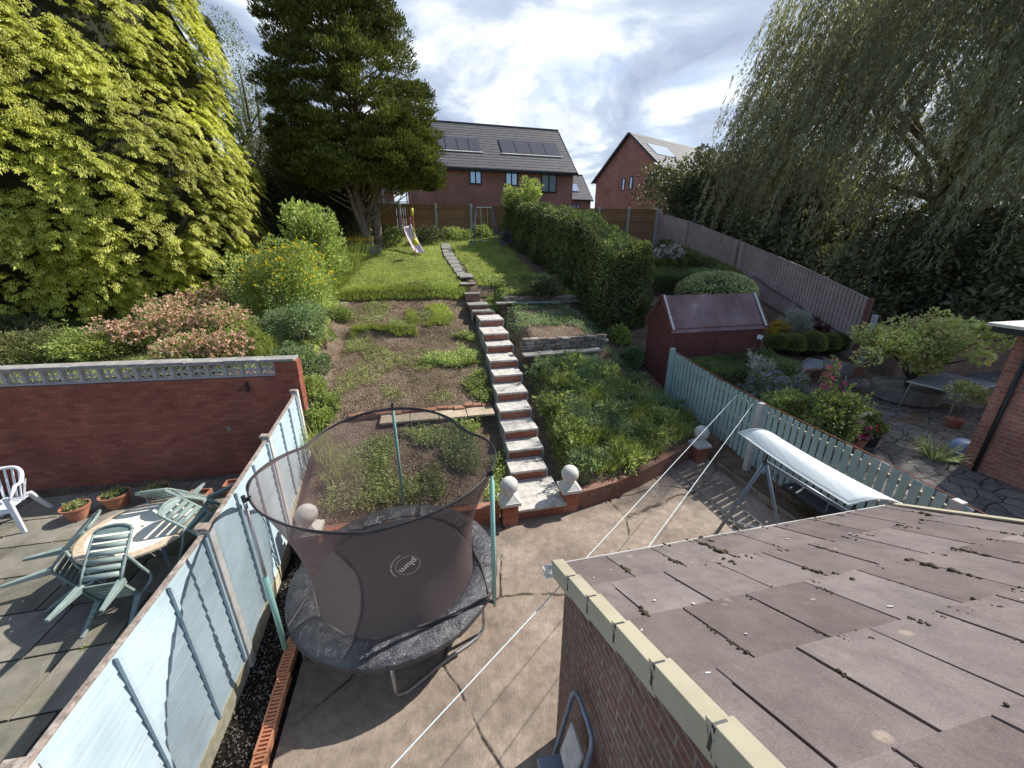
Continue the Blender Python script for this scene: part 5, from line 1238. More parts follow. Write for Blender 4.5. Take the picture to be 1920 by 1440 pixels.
def dark_conifer():
    b1 = aty(690, 465, 19.0); b1.z = T(b1.x, b1.y) ; r = thing('dark_conifer', 'tall dark green conifer with twin bare trunks beside the lawn', 'tree', b1)
    b2 = aty(712, 466, 19.3); b2.z = T(b2.x, b2.y); o2 = b2 - b1
    m_ = MB(); A_ = limb(m_, (0.1, 0, -.2), (-.35, .1, 2.6), .26, .20, .04); limb(m_, (-.35, .1, 2.5), (-.9, .3, 9), .19, .05, .05); limb(m_, (-.30, .05, 2.0), (.6, .0, 8), .15, .05, .06); limb(m_, (.05, -.1, .3), (-.75, -.4, 3.5), .13, .06, .05); m_.build('trunk', M['bark'], r, smooth=True)
    m_ = MB(); limb(m_, o2 + Vector((0, 0, -.2)), o2 + Vector((-.05, .2, 5)), .24, .12, .03); limb(m_, o2 + Vector((.12, 0, 2.2)), o2 + Vector((1.6, .1, 4.6)), .08, .04, .1); limb(m_, o2 + Vector((0.1, .1, 2.9)), o2 + Vector((2.6, -.3, 3.9)), .06, .02, .1); m_.build('trunk', M['bark'], r, smooth=True)
    P = []; D = []; m3 = MB()
    # outline from the picture plane turned into radii about the trunk axis: height above base -> (left reach, right reach)
    tab = [(2.0, 1.0, 2.5), (2.4, 2.2, 2.9), (3.2, 3.0, 3.3), (4.2, 3.3, 3.4), (5.4, 3.3, 3.3), (6.6, 3.0, 2.9), (7.4, 2.8, 2.5), (9.1, 2.5, 1.9), (11, 2.2, 1.5), (13, 1.6, 1.1), (14.6, .8, .5)]
    n = 0
    while n < 1200:
        h = random.uniform(2.3, 14.4) if random.random() > .22 else random.uniform(2.3, 4.6); lf = lerp_tab(h, [(a, b) for a, b, c in tab]); rt = lerp_tab(h, [(a, c) for a, b, c in tab]); cx = (rt - lf) / 2; rr = (rt + lf) / 2
        a = random.uniform(-PI, PI); q = random.uniform(.35, 1.0) ** .5 * rr * (1 + .22 * noise.noise(Vector((math.cos(a) * 2, math.sin(a) * 2, h * .9))))
        if math.sin(a) > .5 and random.random() < .5: continue
        n += 1; cpos = Vector((cx + q * math.cos(a), q * math.sin(a) * .9, h + .25 * math.sin(q)))
        if random.random() < (.04 if h < 5 else .25): m3.tube([Vector((cx * .3, 0, h - 1.2)), Vector((cx * .6 + q * .5 * math.cos(a), q * .5 * math.sin(a), h - .55)), cpos], [.05, .03, .012], 5)
        cr = random.uniform(.28, .58); k = 340
        q_ = rdir(k); q_[:, 2] = q_[:, 2] * .42 + .10; pp_ = np.array(cpos) + q_ * cr * rng.uniform(.45, 1.0, (k, 1)); P.append(pp_); out = np.array([math.cos(a) * .5, math.sin(a) * .5, 1.1]); D.append(unit(q_ * .9 + out + rng.normal(size=(k, 3)) * .3))
    m3.build('branches', M['bark'], r); leaves('foliage', np.concatenate(P), np.concatenate(D), .11, .042, M['dkgreen'], r)
dark_conifer()
def willow():
    c = Vector((21.4, 20.5, 2.8)); r = thing('weeping_willow', 'large weeping willow with long hanging strands filling the upper right corner', 'tree', c)
    m_ = MB(); limb(m_, (0, 0, -.6), (-.6, 0, 5), .5, .35, .05)
    tips = []
    for k in range(26):
        a = random.uniform(0, 2 * PI) if k > 12 else random.uniform(PI * .75, PI * 1.6); R_ = random.uniform(3.0, 8.5); zt = random.uniform(6, 15.5); tips.append((math.cos(a) * R_, math.sin(a) * R_ * .8, zt)); limb(m_, (-.5, 0, random.uniform(3.0, 5)), tips[-1], .17, .03, .2)
    m_.build('trunk', M['bark'], r, smooth=True)
    P = []; D = []; SP = []
    def strand(p, L_, wind, nl):
        f = rng.uniform(0, 1, nl); f.sort(); ph = random.uniform(0, 6.28)
        x = p[0] + wind[0] * L_ * f ** .8 + .10 * np.sin(f * 5 + ph); y = p[1] + wind[1] * L_ * f + .10 * np.cos(f * 4 + ph); z = p[2] - L_ * f * (.82 + .18 * f) + .18 * np.sin(PI * f) * 0
        P.append(np.stack([x + rng.normal(0, .03, nl), y + rng.normal(0, .03, nl), z], 1)); d = np.stack([np.full(nl, wind[0] * 1.0) + rng.normal(0, .45, nl), np.full(nl, wind[1]) + rng.normal(0, .45, nl), np.full(nl, -1.0)], 1); D.append(d)
    for i in range(7600):
        a = random.uniform(-PI, PI)
        if math.sin(a) > .45 and random.random() < .7: continue
        ph_ = math.acos(random.uniform(.02, 1) ** .9); q = random.uniform(.72, 1.03); lob = 1 + .20 * noise.noise(Vector((math.cos(a) * 2.4, math.sin(a) * 2.4, ph_ * 1.8))); R0 = 10.2
        z = 4.4 + 12.5 * math.cos(ph_) * q * lob; rad = R0 * math.sin(ph_) ** .7 * q * lob
        bunch = noise.noise(Vector((a * 5, z * .5, 3)))
        x = math.cos(a) * rad; y = math.sin(a) * rad * .85
        Ls = random.uniform(1.8, 5.0) * (1 + .5 * bunch); Ls = min(Ls, max(.6, z - 1.2)); strand((x, y, z), Ls, (-.30 + random.uniform(-.14, .14) - .12 * max(0, math.cos(a)), random.uniform(-.1, .1)), int(40 * Ls / 2.2) + 8)
    for i in range(700):  # inner strands along the limbs
        tx, ty, tz = random.choice(tips); f = random.uniform(.35, 1); p = (tx * f + random.gauss(0, .5), ty * f + random.gauss(0, .5), 4 + (tz - 4) * f + random.gauss(0, .4)); strand(p, random.uniform(1.2, 3.2), (-.22, 0), 40)
    Pn = np.concatenate(P); m = Pn[:, 2] > -.4; leaves('foliage', Pn[m], np.concatenate(D)[m], .20, .040, M['willow'], r)
willow()
def bushtree(name, label, base, h, rx, ry, k, n, L_, Wd, mat, trunk_h=.25, group=None, cr=None, ntr=3, bark='bark_dark', shell=.35):
    r = thing(name, label, 'tree', base, 0, group); hc = h * (1 - trunk_h); P, D = clump_cloud(k, (rx, ry, hc / 2), cr or min(rx, ry) * .25, n, shell=shell); P[:, 2] += h * trunk_h + hc / 2
    leaves('foliage', P, unit(D + rdir(len(D)) * .7), L_, Wd, mat, r); m_ = MB()
    for i in range(ntr):
        a = 2 * PI * i / ntr + .5; limb(m_, (math.cos(a) * .1, math.sin(a) * .1, -.2), (math.cos(a) * rx * .45, math.sin(a) * ry * .45, h * .75), .05 + h * .018, .03, .08)
        for q in range(4):
            z0 = h * (trunk_h + .1 * q); limb(m_, (math.cos(a) * rx * .15 * q / 2, math.sin(a) * ry * .15 * q / 2, z0), (math.cos(a + q) * rx * .8, math.sin(a + q) * ry * .8, z0 + h * .22), .03 + h * .005, .012, .1, 4)
    m_.build('trunk', M[bark], r, smooth=True); return r
b = aty(505, 400, 27); bushtree('birch_tree', 'thin wispy tree with open twigs between the golden and dark conifers', Vector((b.x - .6, b.y, T(b.x, b.y))), 11.5, 2.6, 2, 80, 15000, .10, .05, M['hedge'], .12, cr=.7, ntr=5, shell=.2)
for i, (u, Y, h, rx) in enumerate(((545, 21, 4.4, 2.0), (600, 20.5, 3.9, 1.9), (650, 21, 3.3, 1.6), (505, 20, 4.2, 1.8))):
    p = aty(u, 440, Y); lab = ['dark bush left of the conifer trunks behind the yellow flowered shrub', 'dark dense bush directly behind the pale green shrub', 'dark bush right behind the left conifer trunk', 'dark bush at the edge of the golden conifer'][i]
    bushtree('dark_bush', lab, Vector((p.x, p.y, T(p.x, p.y))), h, rx, 1.3, 50, 14000, .12, .07, M['hedge_dk'], .05, 'dark bushes under the conifers', cr=.6)
b = aty(1290, 400, 25); bushtree('laurel_tree', 'dense dark green tree in front of the gable house', Vector((b.x + 1.2, b.y, 4.6)), 5.6, 2.2, 1.8, 60, 17000, .15, .08, M['hedge_dk'], .06, cr=.6, shell=.3)
for i, (x, y, z, h, rx, lab) in enumerate(((15.8, 14.6, 1.8, 4.2, 2.0, 'dark leafy laurel under the willow, right behind the pinkish fence'), (19.0, 13.4, 1.2, 3.6, 2.3, 'dark leafy laurel under the middle of the willow'), (23.2, 13.2, 1.2, 4.2, 2.6, 'dark leafy laurel under the right side of the willow'), (13.6, 19.5, 3.6, 4.2, 1.9, 'dark laurel behind the middle of the pinkish fence'), (11.6, 24.0, 4.5, 3.8, 1.7, 'dark laurel behind the far end of the pinkish fence'))):
    bushtree('laurel_bush', lab, Vector((x, y, z)), h, rx, 1.5, 50, 11000, .19, .08, M['hedge_dk'], .05, 'dark laurels behind the pinkish fence', cr=.6, shell=.4)
TP = []; TD = []
for _ in range(520):
    t_ = 15.0 + 16 * random.random() ** 1.5; s_ = random.uniform(7.5, 27) if t_ > 17 else random.uniform(10.5, 27); p = W(t_, s_); hgt = random.uniform(.3, 1) * (2.4 + .16 * (t_ - 14) + (1.8 if s_ > 22 else 0)); cr_s = random.uniform(.4, .9)
    z0 = T(p.x, p.y); q = rdir(95); TP.append(np.array([p.x, p.y, z0 + hgt]) + q * cr_s * rng.uniform(.6, 1, (95, 1)) * [1, 1, .7]); TD.append(unit(q + [0, 0, .3] + rng.normal(0, .5, (95, 3))))
tag(leaves('undergrowth', np.concatenate(TP), np.concatenate(TD), .24, .11, M['hedge_dk']), 'dark mass of laurel and scrub beyond the pinkish fence under the willow', 'undergrowth', kind='stuff')
# clipped boundary hedge
def hedge(name, label, a, b, w, h0, h1, n, L_, Wd, mat, lump=.18, cat='hedge', end_round=True):
    a = Vector(a); b = Vector(b); d = (b - a); d.z = 0; Ln = d.length; dn = d.normalized(); sn = Vector((dn.y, -dn.x, 0)); r = thing(name, label, cat, a)
    P = []; D = []
    tot = 2 * Ln * (h0 + h1) / 2 + Ln * w + 2 * w * h0
    for _ in range(n):
        q = random.random() * tot; f = random.random(); hh = h0 + (h1 - h0) * f
        if q < Ln * (h0 + h1): sd = random.choice((-1, 1)); p = dn * Ln * f + sn * sd * w / 2 + Vector((0, 0, hh * random.random())); nn = sn * sd
        elif q < Ln * (h0 + h1) + Ln * w: p = dn * Ln * f + sn * random.uniform(-.5, .5) * w + Vector((0, 0, hh)); nn = Vector((0, 0, 1))
        else:
            e = random.choice((0, 0, 1)); p = dn * (Ln if e else 0) + sn * random.uniform(-.5, .5) * w + Vector((0, 0, (h1 if e else h0) * random.random())); nn = dn * (1 if e else -1)
        fx = (p.dot(dn)) / Ln; c_ = dn * min(max(p.dot(dn), w * .4), Ln - w * .4); vv = p - c_; hh = h0 + (h1 - h0) * fx
        # round the top edges
        if p.z > hh - .25: p -= sn * (p.dot(sn)) * .18 * ((p.z - hh + .25) / .25)
        g = a + p; k = lump * (noise.noise(g * 1.3) + .6 * noise.noise(g * 3.5)); p = p + nn * (k + random.uniform(-.10, .04)); p.z += (T(a.x + p.x, a.y + p.y) - a.z)
        P.append(tuple(p)); D.append(tuple(nn + Vector((0, 0, .5))))
    D = unit(np.array(D) + rdir(n) * .75); leaves('foliage', P, D, L_, Wd, mat, r)
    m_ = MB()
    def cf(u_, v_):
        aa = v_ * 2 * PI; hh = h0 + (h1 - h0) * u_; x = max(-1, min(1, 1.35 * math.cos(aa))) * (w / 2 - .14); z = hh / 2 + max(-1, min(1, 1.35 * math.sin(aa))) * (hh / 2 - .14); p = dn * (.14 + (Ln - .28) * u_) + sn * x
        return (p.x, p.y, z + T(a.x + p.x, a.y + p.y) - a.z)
    m_.grid(cf, 20, 24); m_.add([cf(0, k / 24) for k in range(24)], [tuple(range(24))]); m_.add([cf(1, k / 24) for k in range(24)], [tuple(range(24))[::-1]]); m_.build('shade_core', M['core'], r, smooth=True); return r  # dark core added inside the leaves, shade as colour
ha = W(6.75, 12.2); hb = W(5.3, 21.8); ha.z = T(ha.x, ha.y); hb.z = T(hb.x, hb.y)
hedge('boundary_hedge', 'tall clipped dark green hedge along the right side of the lawn', ha, hb, 1.95, 2.75, 2.0, 72000, .085, .045, M['hedge'], .22)
p = W(5.0, 20.6); p.z = T(p.x, p.y) + 1.95; shrub('hedge_shoot', 'bright green bushy growth sticking up out of the far end of the hedge', 'bush', p, 1.1, .8, 1.1, 30, 3200, .11, .05, M['shrub'], stems=False)

# ================================================================== PLANTS, LEFT SIDE
def base_at(u, v, dz=0): p = hit(u, v); return Vector((p.x, p.y, T(p.x, p.y) + dz))
shrub('yellow_flowered_shrub', 'rounded shrub dotted with yellow flowers left of the lawn', 'shrub', base_at(548, 590), 1.6, 1.3, 1.95, 60, 22000, .07, .038, M['shrub'], cr=.42, flowers=M['f_yellow'], fn=420, fs=.055)
shrub('pale_green_shrub', 'upright light green shrub rising behind the yellow flowered one', 'shrub', base_at(604, 545), 1.0, .9, 2.75, 44, 9500, .12, .055, M['shrub'], cr=.38)
shrub('variegated_shrub', 'small cream and green shrub at the foot of the yellow flowered shrub', 'shrub', base_at(565, 640), .8, .6, .9, 30, 5500, .06, .03, M['weed_cool'], cr=.22)
# tall strap grasses
def grass_clump(label, p, r, h, n, mat='grass', group=None, w=.02, lean=.35, name='grass_clump', flowers=None):
    o = thing(name, label, 'grass', p, 0, group); a = rng.uniform(0, 2 * PI, n); q = rng.uniform(0, r, n); P = np.stack([np.cos(a) * q, np.sin(a) * q, np.zeros(n)], 1)
    D = np.stack([np.cos(a) * lean * (q / r + .3), np.sin(a) * lean * (q / r + .3), np.ones(n)], 1) + rng.normal(0, .12, (n, 3)); leaves('blades', P, D, h, w, M[mat], o, blade=True)
    k = n // 3; P2 = P[:k] + unit(D[:k]) * h * .75; D2 = D[:k].copy(); D2[:, :2] *= 3.0; D2[:, 2] = -.2; leaves('bent_tips', P2, D2, h * .35, w * .8, M[mat], o, blade=True)
    if flowers is not None:
        c = P[:k // 2] + unit(D[:k // 2]) * h * .95; c = np.repeat(c, 5, 0); leaves('flowers', c, rdir(len(c)), .06, .04, flowers, o)
    return o
for i, (u, v, h) in enumerate(((628, 540, 1.0), (655, 515, 1.1), (672, 492, 1.0), (610, 560, .8))):
    grass_clump(['tall bright strap leaved clump beside the yellow flowered shrub', 'tallest strap leaved clump at the left edge of the lawn', 'strap leaved clump nearest the conifer trunks', 'shorter strap leaved clump below the yellow flowered shrub'][i], base_at(u, v), .38, h, 240, group='strap leaved clumps at the lawn edge', flowers=M['f_orange'] if i == 2 else None)
grass_clump('low silvery tuft at the foot of the conifer trunks', base_at(695, 478), .4, .4, 260, 'silver')
# old garden ornament posts
for i, (u, v) in enumerate(((572, 615), (583, 620))):
    p = base_at(u, v); m_ = MB(); m_.seg((0, 0, 0), (.05, 0, .42), .09, .07, taper=.5); tag(m_.build('white_stake', M['concrete_white'], loc=p, bevel=.01, rotz=.4 * i), ['left of two short whitewashed stakes among the weeds', 'right of two short whitewashed stakes among the weeds'][i], 'stake', 'whitewashed stakes')
peach = [(232, 664, .9, .8), (300, 650, 1.0, .95), (365, 640, 1.0, 1.1), (425, 640, .95, 1.05), (395, 600, .9, 1.0), (330, 612, .9, .9), (430, 690, .7, .6), (350, 690, .7, .6)]
plab = ['peach flowered shrub at the left end of the group', 'peach flowered shrub second from the left end of the group', 'tall peach flowered shrub in the middle of the bed', 'peach flowered shrub at the right end of the group', 'peach flowered shrub highest up the bed', 'peach flowered shrub under the golden conifer', 'low peach flowered shrub just over the wall near its pier', 'low peach flowered shrub just over the middle of the wall']
for i, (u, v, r_, h) in enumerate(peach):
    shrub('peach_shrub', plab[i], 'shrub', base_at(u, min(v, 678)), r_ * .85, .6, h * .78, 34, 3000, .06, .026, M['weed'] if i % 2 else M['olive'], cr=.24, flowers=M['f_peach'], fn=380, fs=.05, group='peach flowered shrubs above the brick wall')
for i, (u, v, r_, h, mt, lb) in enumerate(((30, 680, 1.0, .5, 'olive', 'olive heather mound at the left edge above the wall'), (95, 676, .9, .55, 'olive', 'second olive heather mound above the wall'), (150, 672, .6, .5, 'shrub', 'light green leafy plant above the screen blocks'), (205, 674, .6, .45, 'grass', 'yellowish green low plant between heather and peach shrubs'), (20, 640, 1.0, .5, 'hedge_dk', 'dark low shrub in the shade of the golden conifer'), (470, 655, .8, .5, 'grass', 'grassy mound right of the peach shrubs'), (515, 640, .7, .6, 'weed_cool', 'grey green bushy weed above the wall pier'))):
    shrub('low_shrub', lb, 'shrub', base_at(u, v), r_, .6, h, 24, 4200, .07, .022, M[mt], cr=.2, stems=False, group='low plants above the brick wall')
gp_ = [base_at(random.uniform(435, 520), random.uniform(590, 672)) for _ in range(60)]
Pg = np.array([tuple(p + Vector((random.uniform(-.2, .2), random.uniform(-.2, .2), 0))) for p in gp_ for _ in range(90)]); tag(leaves('long_grass', Pg, rng.normal(0, .3, (len(Pg), 3)) + [0, 0, 1], .32, .014, M['grass'], blade=True), 'patch of long grass between the peach shrubs and the yellow flowered shrub', 'grass', kind='stuff')
# weedy bank plants along the left edge of our bed
for i, (u, v, r_, h, mt) in enumerate(((600, 640, .5, .5, 'weed'), (590, 700, .45, .5, 'weed_cool'), (585, 745, .4, .4, 'shrub'), (612, 770, .3, .32, 'weed'), (600, 800, .35, .35, 'shrub'), (560, 690, .5, .5, 'weed_cool'), (640, 600, .4, .35, 'weed'))):
    lb = ['leafy weed clump by the top of the soil slope, left side', 'grey green weed clump behind the end of the brick wall', 'bright weed clump right of the wall end', 'small weed clump at the left end of the old brick edging', 'bright yellow green weed clump next to the last fence post', 'grey green weed clump left of the soil slope, above the wall pier', 'weed clump on the left shoulder of the soil bank'][i]
    shrub('weed_clump', lb, 'plant', base_at(u, v), r_, r_ * .8, h, 20, 2600, .06, .026, M[mt], cr=.16, stems=False, group='weed clumps along the left edge of the bed')
# ---- weeds and turf as ground cover
def nz2(t, s, k, o=0): return noise.noise(Vector((t * k, s * k, o)))
def stair_t(t, s): return 1.38 < t < 2.5
def cover(name, label, tr_, sr_, n, maskf, nl, r_, hz, L_, Wd, mat, cat='weeds', blade=False):
    pts = pts_ts(tr_, sr_, n, maskf); P, D = rosettes(pts, nl, r_, hz); P[:, 2] += .0
    if blade: D[:, :2] *= .4; D[:, 2] = 1
    return tag(leaves(name, P, D, L_, Wd, M[mat], blade=blade), label, cat, kind='stuff')
rb1 = lambda t, s: s > (curve_s(t) + .12) and not stair_t(t, s) and s < 9.45 and random.random() < .72 + .6 * nz2(t, s, 1.1)
cover('weeds', 'mixed low green weeds covering the bed right of the steps', (2.45, 6.3), (5.7, 9.5), 3000, rb1, 9, .09, .16, .06, .024, 'weed')
cover('weeds', 'cool green feathery weeds in the middle of the right bed', (2.6, 5.6), (6.8, 9.4), 2600, lambda t, s: s > curve_s(t) + .3 and nz2(t, s, .9, 3) > -.02, 12, .11, .26, .055, .016, 'weed_cool')
cover('tall_weeds', 'taller grass like weeds in the right bed', (2.5, 6.2), (5.9, 9.0), 520, lambda t, s: s > curve_s(t) + .15 and nz2(t, s, 1.4, 8) > .0, 14, .06, .02, .26, .014, 'grass', blade=True)
cover('weeds', 'thin weeds on the upper right bed below the lawn', (2.5, 6.2), (10.15, 12.7), 1300, lambda t, s: nz2(t, s, 1.0, 5) > -.05, 8, .08, .14, .06, .022, 'weed_cool')
cover('ground_cover', 'leafy ground cover on the bank edge of the right lawn', (2.2, 5.6), (13.4, 15.3), 3200, lambda t, s: random.random() < .8, 8, .09, .14, .055, .03, 'weed')
cover('ground_cover', 'dry pale leafy ground cover on the right lawn bank', (2.4, 6.0), (13.3, 15.0), 1500, lambda t, s: nz2(t, s, 1.2, 2) > -.1, 8, .08, .12, .055, .03, 'olive')
cover('weeds', 'weeds beside the left of the steps', (-.6, 1.36), (5.8, 11.8), 1700, lambda t, s: (s > 8.5 or s < 7.8) and nz2(t, s, 1.2, 7) + (t - .9) * .5 > .0, 9, .09, .18, .065, .024, 'weed')
cover('weeds', 'scattered weeds in the soil behind the trampoline', (-1.9, .4), (5.8, 7.75), 900, lambda t, s: nz2(t, s, 1.1, 4) > -.12, 9, .09, .18, .06, .022, 'weed')
cover('weeds', 'sparse sprouts on the bare left soil slope', (-2.3, .6), (8.6, 14.0), 1700, lambda t, s: nz2(t, s, .9, 6) > .02, 7, .07, .07, .045, .016, 'weed')
cover('grass_strip', 'strip of grass crossing the bare soil slope', (-2.2, .5), (11.9, 12.35), 420, lambda t, s: nz2(t, s, 2.2, 3) > -.2 and abs(s - 12.12 - .12 * math.sin(t * 3)) < .15, 12, .05, .03, .10, .012, 'grass', blade=True)
cover('grass_patch', 'patch of grass at the top right of the soil slope', (-.6, 1.2), (12.2, 14.2), 420, lambda t, s: nz2(t, s, 1.2, 1) > .02, 12, .06, .03, .10, .012, 'grass', blade=True)
cover('dry_litter', 'dry straw and litter scattered on the left soil slope', (-2.4, 1.2), (8.5, 14.1), 5200, lambda t, s: True, 3, .06, .02, .07, .010, 'dry', 'litter')
cover('dry_litter', 'dry leaf litter in the beds next to the trampoline', (-2.2, 1.2), (5.7, 7.8), 1600, lambda t, s: True, 3, .06, .02, .05, .014, 'dry', 'litter')
cover('grass_lip', 'ragged grass hanging over the front edge of the left lawn', (-3.2, 1.5), (14.12, 14.7), 2600, lambda t, s: True, 12, .07, .02, .11, .014, 'grass', blade=True)
cover('ground_cover', 'leafy green ground cover at the front right corner of the left lawn', (-.6, 1.4), (14.1, 15.2), 900, lambda t, s: random.random() < .75, 8, .08, .10, .05, .028, 'weed')
for i, (u, v) in enumerate(((598, 850), (618, 870), (630, 905), (655, 890))):
    grass_clump(['tall iris leaved clump seen through the net by the blue fence', 'second iris leaved clump behind the net', 'low iris leaved clump behind the net near the stone ball', 'iris leaved clump right of the others behind the net'][i], base_at(u, v), .16, .62 - .1 * i, 70, group='iris clumps behind the trampoline', w=.022, lean=.3)
wl_ = ['by the curved wall near the right ball pillar', 'at the curved wall middle', 'in the right bed near the third step', 'in the centre of the right bed', 'near the stone ball by the mint fence', 'near the top of the right bed under the slab strip', 'at the top left of the right bed beside the steps', 'in the right bed against the fifth step', 'halfway up the right bed toward the fence', 'in the right bed below the shed', 'near the curved wall between pillar and fence', 'at the upper middle of the right bed', 'low down in the right bed near the fence', 'beside the steps halfway up the right bed']
for i, (t_, s_) in enumerate(((2.9, 6.1), (3.7, 6.2), (2.8, 6.9), (4.0, 7.4), (5.3, 7.2), (3.6, 9.2), (2.8, 9.0), (2.75, 7.8), (4.9, 8.2), (5.5, 9.0), (4.6, 6.75), (4.3, 8.8), (5.7, 7.9), (3.3, 8.3))):
    shrub('tall_weed', 'leafy weed clump ' + wl_[i], 'plant', GT(t_, s_), .42, .38, .22 + .12 * random.random(), 12, 420, .10, .035, M['weed' if i % 3 else 'weed_cool'], cr=.13, stems=False, group='leafy weed clumps in the right bed', up=.8)
# lawn blades
def lawn_pts(n):
    out = []
    while len(out) < n:
        t = random.uniform(-3.0, 4.4); s = 14.2 + 8 * random.random() ** 1.7
        if s < lawn_edge(t) or (abs(t - path_t(s)) < .25 and s < 20.2): continue
        p = GT(t, s); out.append((p.x, p.y, p.z + .03 + .05 * noise.noise(Vector((t * 1.6, s * 1.6, 0)))))
    return out
LP = np.array(lawn_pts(42000)); tag(leaves('grass', LP, rng.normal(0, .45, (len(LP), 3)) + [0, 0, 1], .075, .014, M['grass'], blade=True), 'short mown grass of the top lawn', 'grass', kind='stuff')
LP = np.array([tuple(base_at(random.uniform(0, 560), random.uniform(600, 690))) for _ in range(3500)]); LP = np.repeat(LP, 3, 0); LP[:, :2] += rng.normal(0, .15, (len(LP), 2)); tag(leaves('rough_grass', LP, rng.normal(0, .4, (len(LP), 3)) + [0, 0, 1], .14, .014, M['olive'], blade=True), 'rough grass on the bank above the brick wall', 'grass', kind='stuff')
# low planting along the back fence and under the hedge
for i, (u, v, r_, h, mt, lb) in enumerate(((735, 458, .8, .8, 'hedge', 'dark leafy plant at the fence foot right of the trunks'), (805, 455, .9, .75, 'hedge_dk', 'dark spreading plant behind the slide against the brown fence'), (850, 447, .9, .4, 'weed', 'low green plant along the brown fence right of the slide'), (905, 443, .9, .4, 'weed', 'low green plant along the brown fence behind the swing'), (1020, 560, .7, .6, 'hedge_dk', 'dark trailing bramble at the left foot of the hedge'), (1075, 545, .8, .8, 'hedge', 'bramble tangled into the near left side of the hedge'), (1105, 590, .7, .6, 'hedge', 'leafy bramble spilling below the near end of the hedge'), (1190, 600, .6, .6, 'hedge_dk', 'dark plant between the hedge and the shed'), (1160, 640, .45, .35, 'shrub', 'small bright plant left of the shed corner'), (1185, 680, .5, .4, 'weed_cool', 'weed clump at the foot of the shed wall'))):
    shrub('low_bush', lb, 'bush', base_at(u, v), r_, r_ * .7, h, 22, 3200, .08, .04, M[mt], cr=.2, stems=False, group='low plants round the lawn edges')

# ================================================================== RIGHT NEIGHBOUR'S GARDEN
def nbp(u, v, t=None): p = hit(u, v); return Vector((p.x, p.y, T(p.x, p.y)))
def dome(name, label, u, v, r_, h, mat, n=6000, L_=.035, W_=.02, group=None, cat='bush'):
    p = atz(u, v, lerp_tab(9.5, NB_R)) if False else nbp(u, v); o = thing(name, label, cat, p, 0, group); q = rdir(n); q[:, 2] = np.abs(q[:, 2] + .25) - .25
    P = q * np.array([r_, r_, h * .52]) * rng.uniform(.95, 1.04, (n, 1)); P[:, 2] += h * .48; leaves('foliage', P, unit(q + rdir(n) * .8), L_, W_, mat, o)
    MB().sphere((0, 0, h * .48), r_ * .93, 20, h * .50 / r_).build('shade_core', M['core'], o, smooth=True); return o  # dark ball added under the leaves as interior shade
bl = ['leftmost clipped box ball in the row below the pinkish fence', 'second box ball from the left in the row', 'middle and largest box ball in the row', 'fourth box ball from the left in the row', 'rightmost box ball at the end of the row']
for i, (u, v, r_) in enumerate(((1452, 662, .34), (1481, 667, .37), (1514, 668, .43), (1547, 664, .36), (1567, 660, .33))): dome('box_ball', bl[i], u, v, r_, r_ * 1.95, M['box'], group='row of clipped box balls')
sl_ = ['small box ball nearest the hedge below the lilac flowers', 'second small box ball from the hedge', 'third small box ball from the hedge', 'fourth small box ball from the hedge', 'small box ball farthest from the hedge']
for i, u in enumerate((1232, 1252, 1271, 1290, 1308)): dome('small_box_ball', sl_[i], u, 508, .36, .6, M['box'], 2500, .05, .03, group='small box balls below the lilac flowers')
def low_hedge(label, p0, p1, w, h, n, mat, L_=.05):
    a = nbp(*p0); b = nbp(*p1); return hedge('low_hedge', label, a, b, w, h, h, n, L_, L_ * .5, mat, .04)
low_hedge('low clipped green hedge across the right garden above the shed', (1212, 545), (1372, 540), .9, .75, 16000, M['hedge'], .06)
low_hedge('clipped olive hedge along the foot of the far part of the pinkish fence', (1240, 478), (1375, 548), .8, .8, 12000, M['olive'], .07)
pa_ = W(6.85, 8.35); pb2 = W(9.9, 8.65); pa_.z = T(*pa_.xy); pb2.z = T(*pb2.xy)
hedge('low_hedge', 'low clipped hedge between the mint fence and the maroon shed front', pa_, pb2, 1.25, .95, .9, 30000, .04, .02, M['hedge'], .05)
dome('variegated_dome', 'large rounded cream variegated shrub behind the shed roof', 1335, 580, 1.4, 1.4, M['varieg'], 14000, .08, .045)
shrub('hydrangea', 'lilac pink hydrangea heads above the small box balls', 'shrub', nbp(1255, 505), 1.0, .5, 1.0, 24, 3000, .10, .06, M['hedge'], cr=.22, flowers=M['f_lilac'], fn=360, fs=.11)
shrub('orange_flower_plant', 'cluster of orange marigold heads beside the shed roof', 'plant', nbp(1452, 640), .34, .3, .62, 14, 1400, .05, .03, M['weed'], cr=.12, flowers=M['f_orange'], fn=110, fs=.07)
shrub('silver_shrub', 'silvery grey wispy shrub below the pinkish fence', 'shrub', nbp(1480, 640), .62, .5, 1.05, 26, 4200, .09, .014, M['silver'], cr=.2)
shrub('dark_red_shrub', 'dark shrub behind the right box balls', 'shrub', nbp(1525, 645), .45, .4, .8, 16, 2200, .06, .03, leaf_mat('maroon_leaf', [(.09, .02, .025), (.16, .035, .04)], .3), cr=.16)
# hanging sheet / white card at the shed corner
o = MB().box((0, 0, 0), (.16, .012, .12), Matrix.Rotation(.25, 3, 'Y')).build('white_card', M['white_paint'], loc=aty(1425, 632, 10.9)); tag(o, 'small tilted white card on a stick at the shed corner', 'card')
pp_ = aty(1425, 632, 10.9); MB().tube([(0, 0, 0), (0, .0, -.6)], .008, 5).build('stick', M['black_plastic'], o)
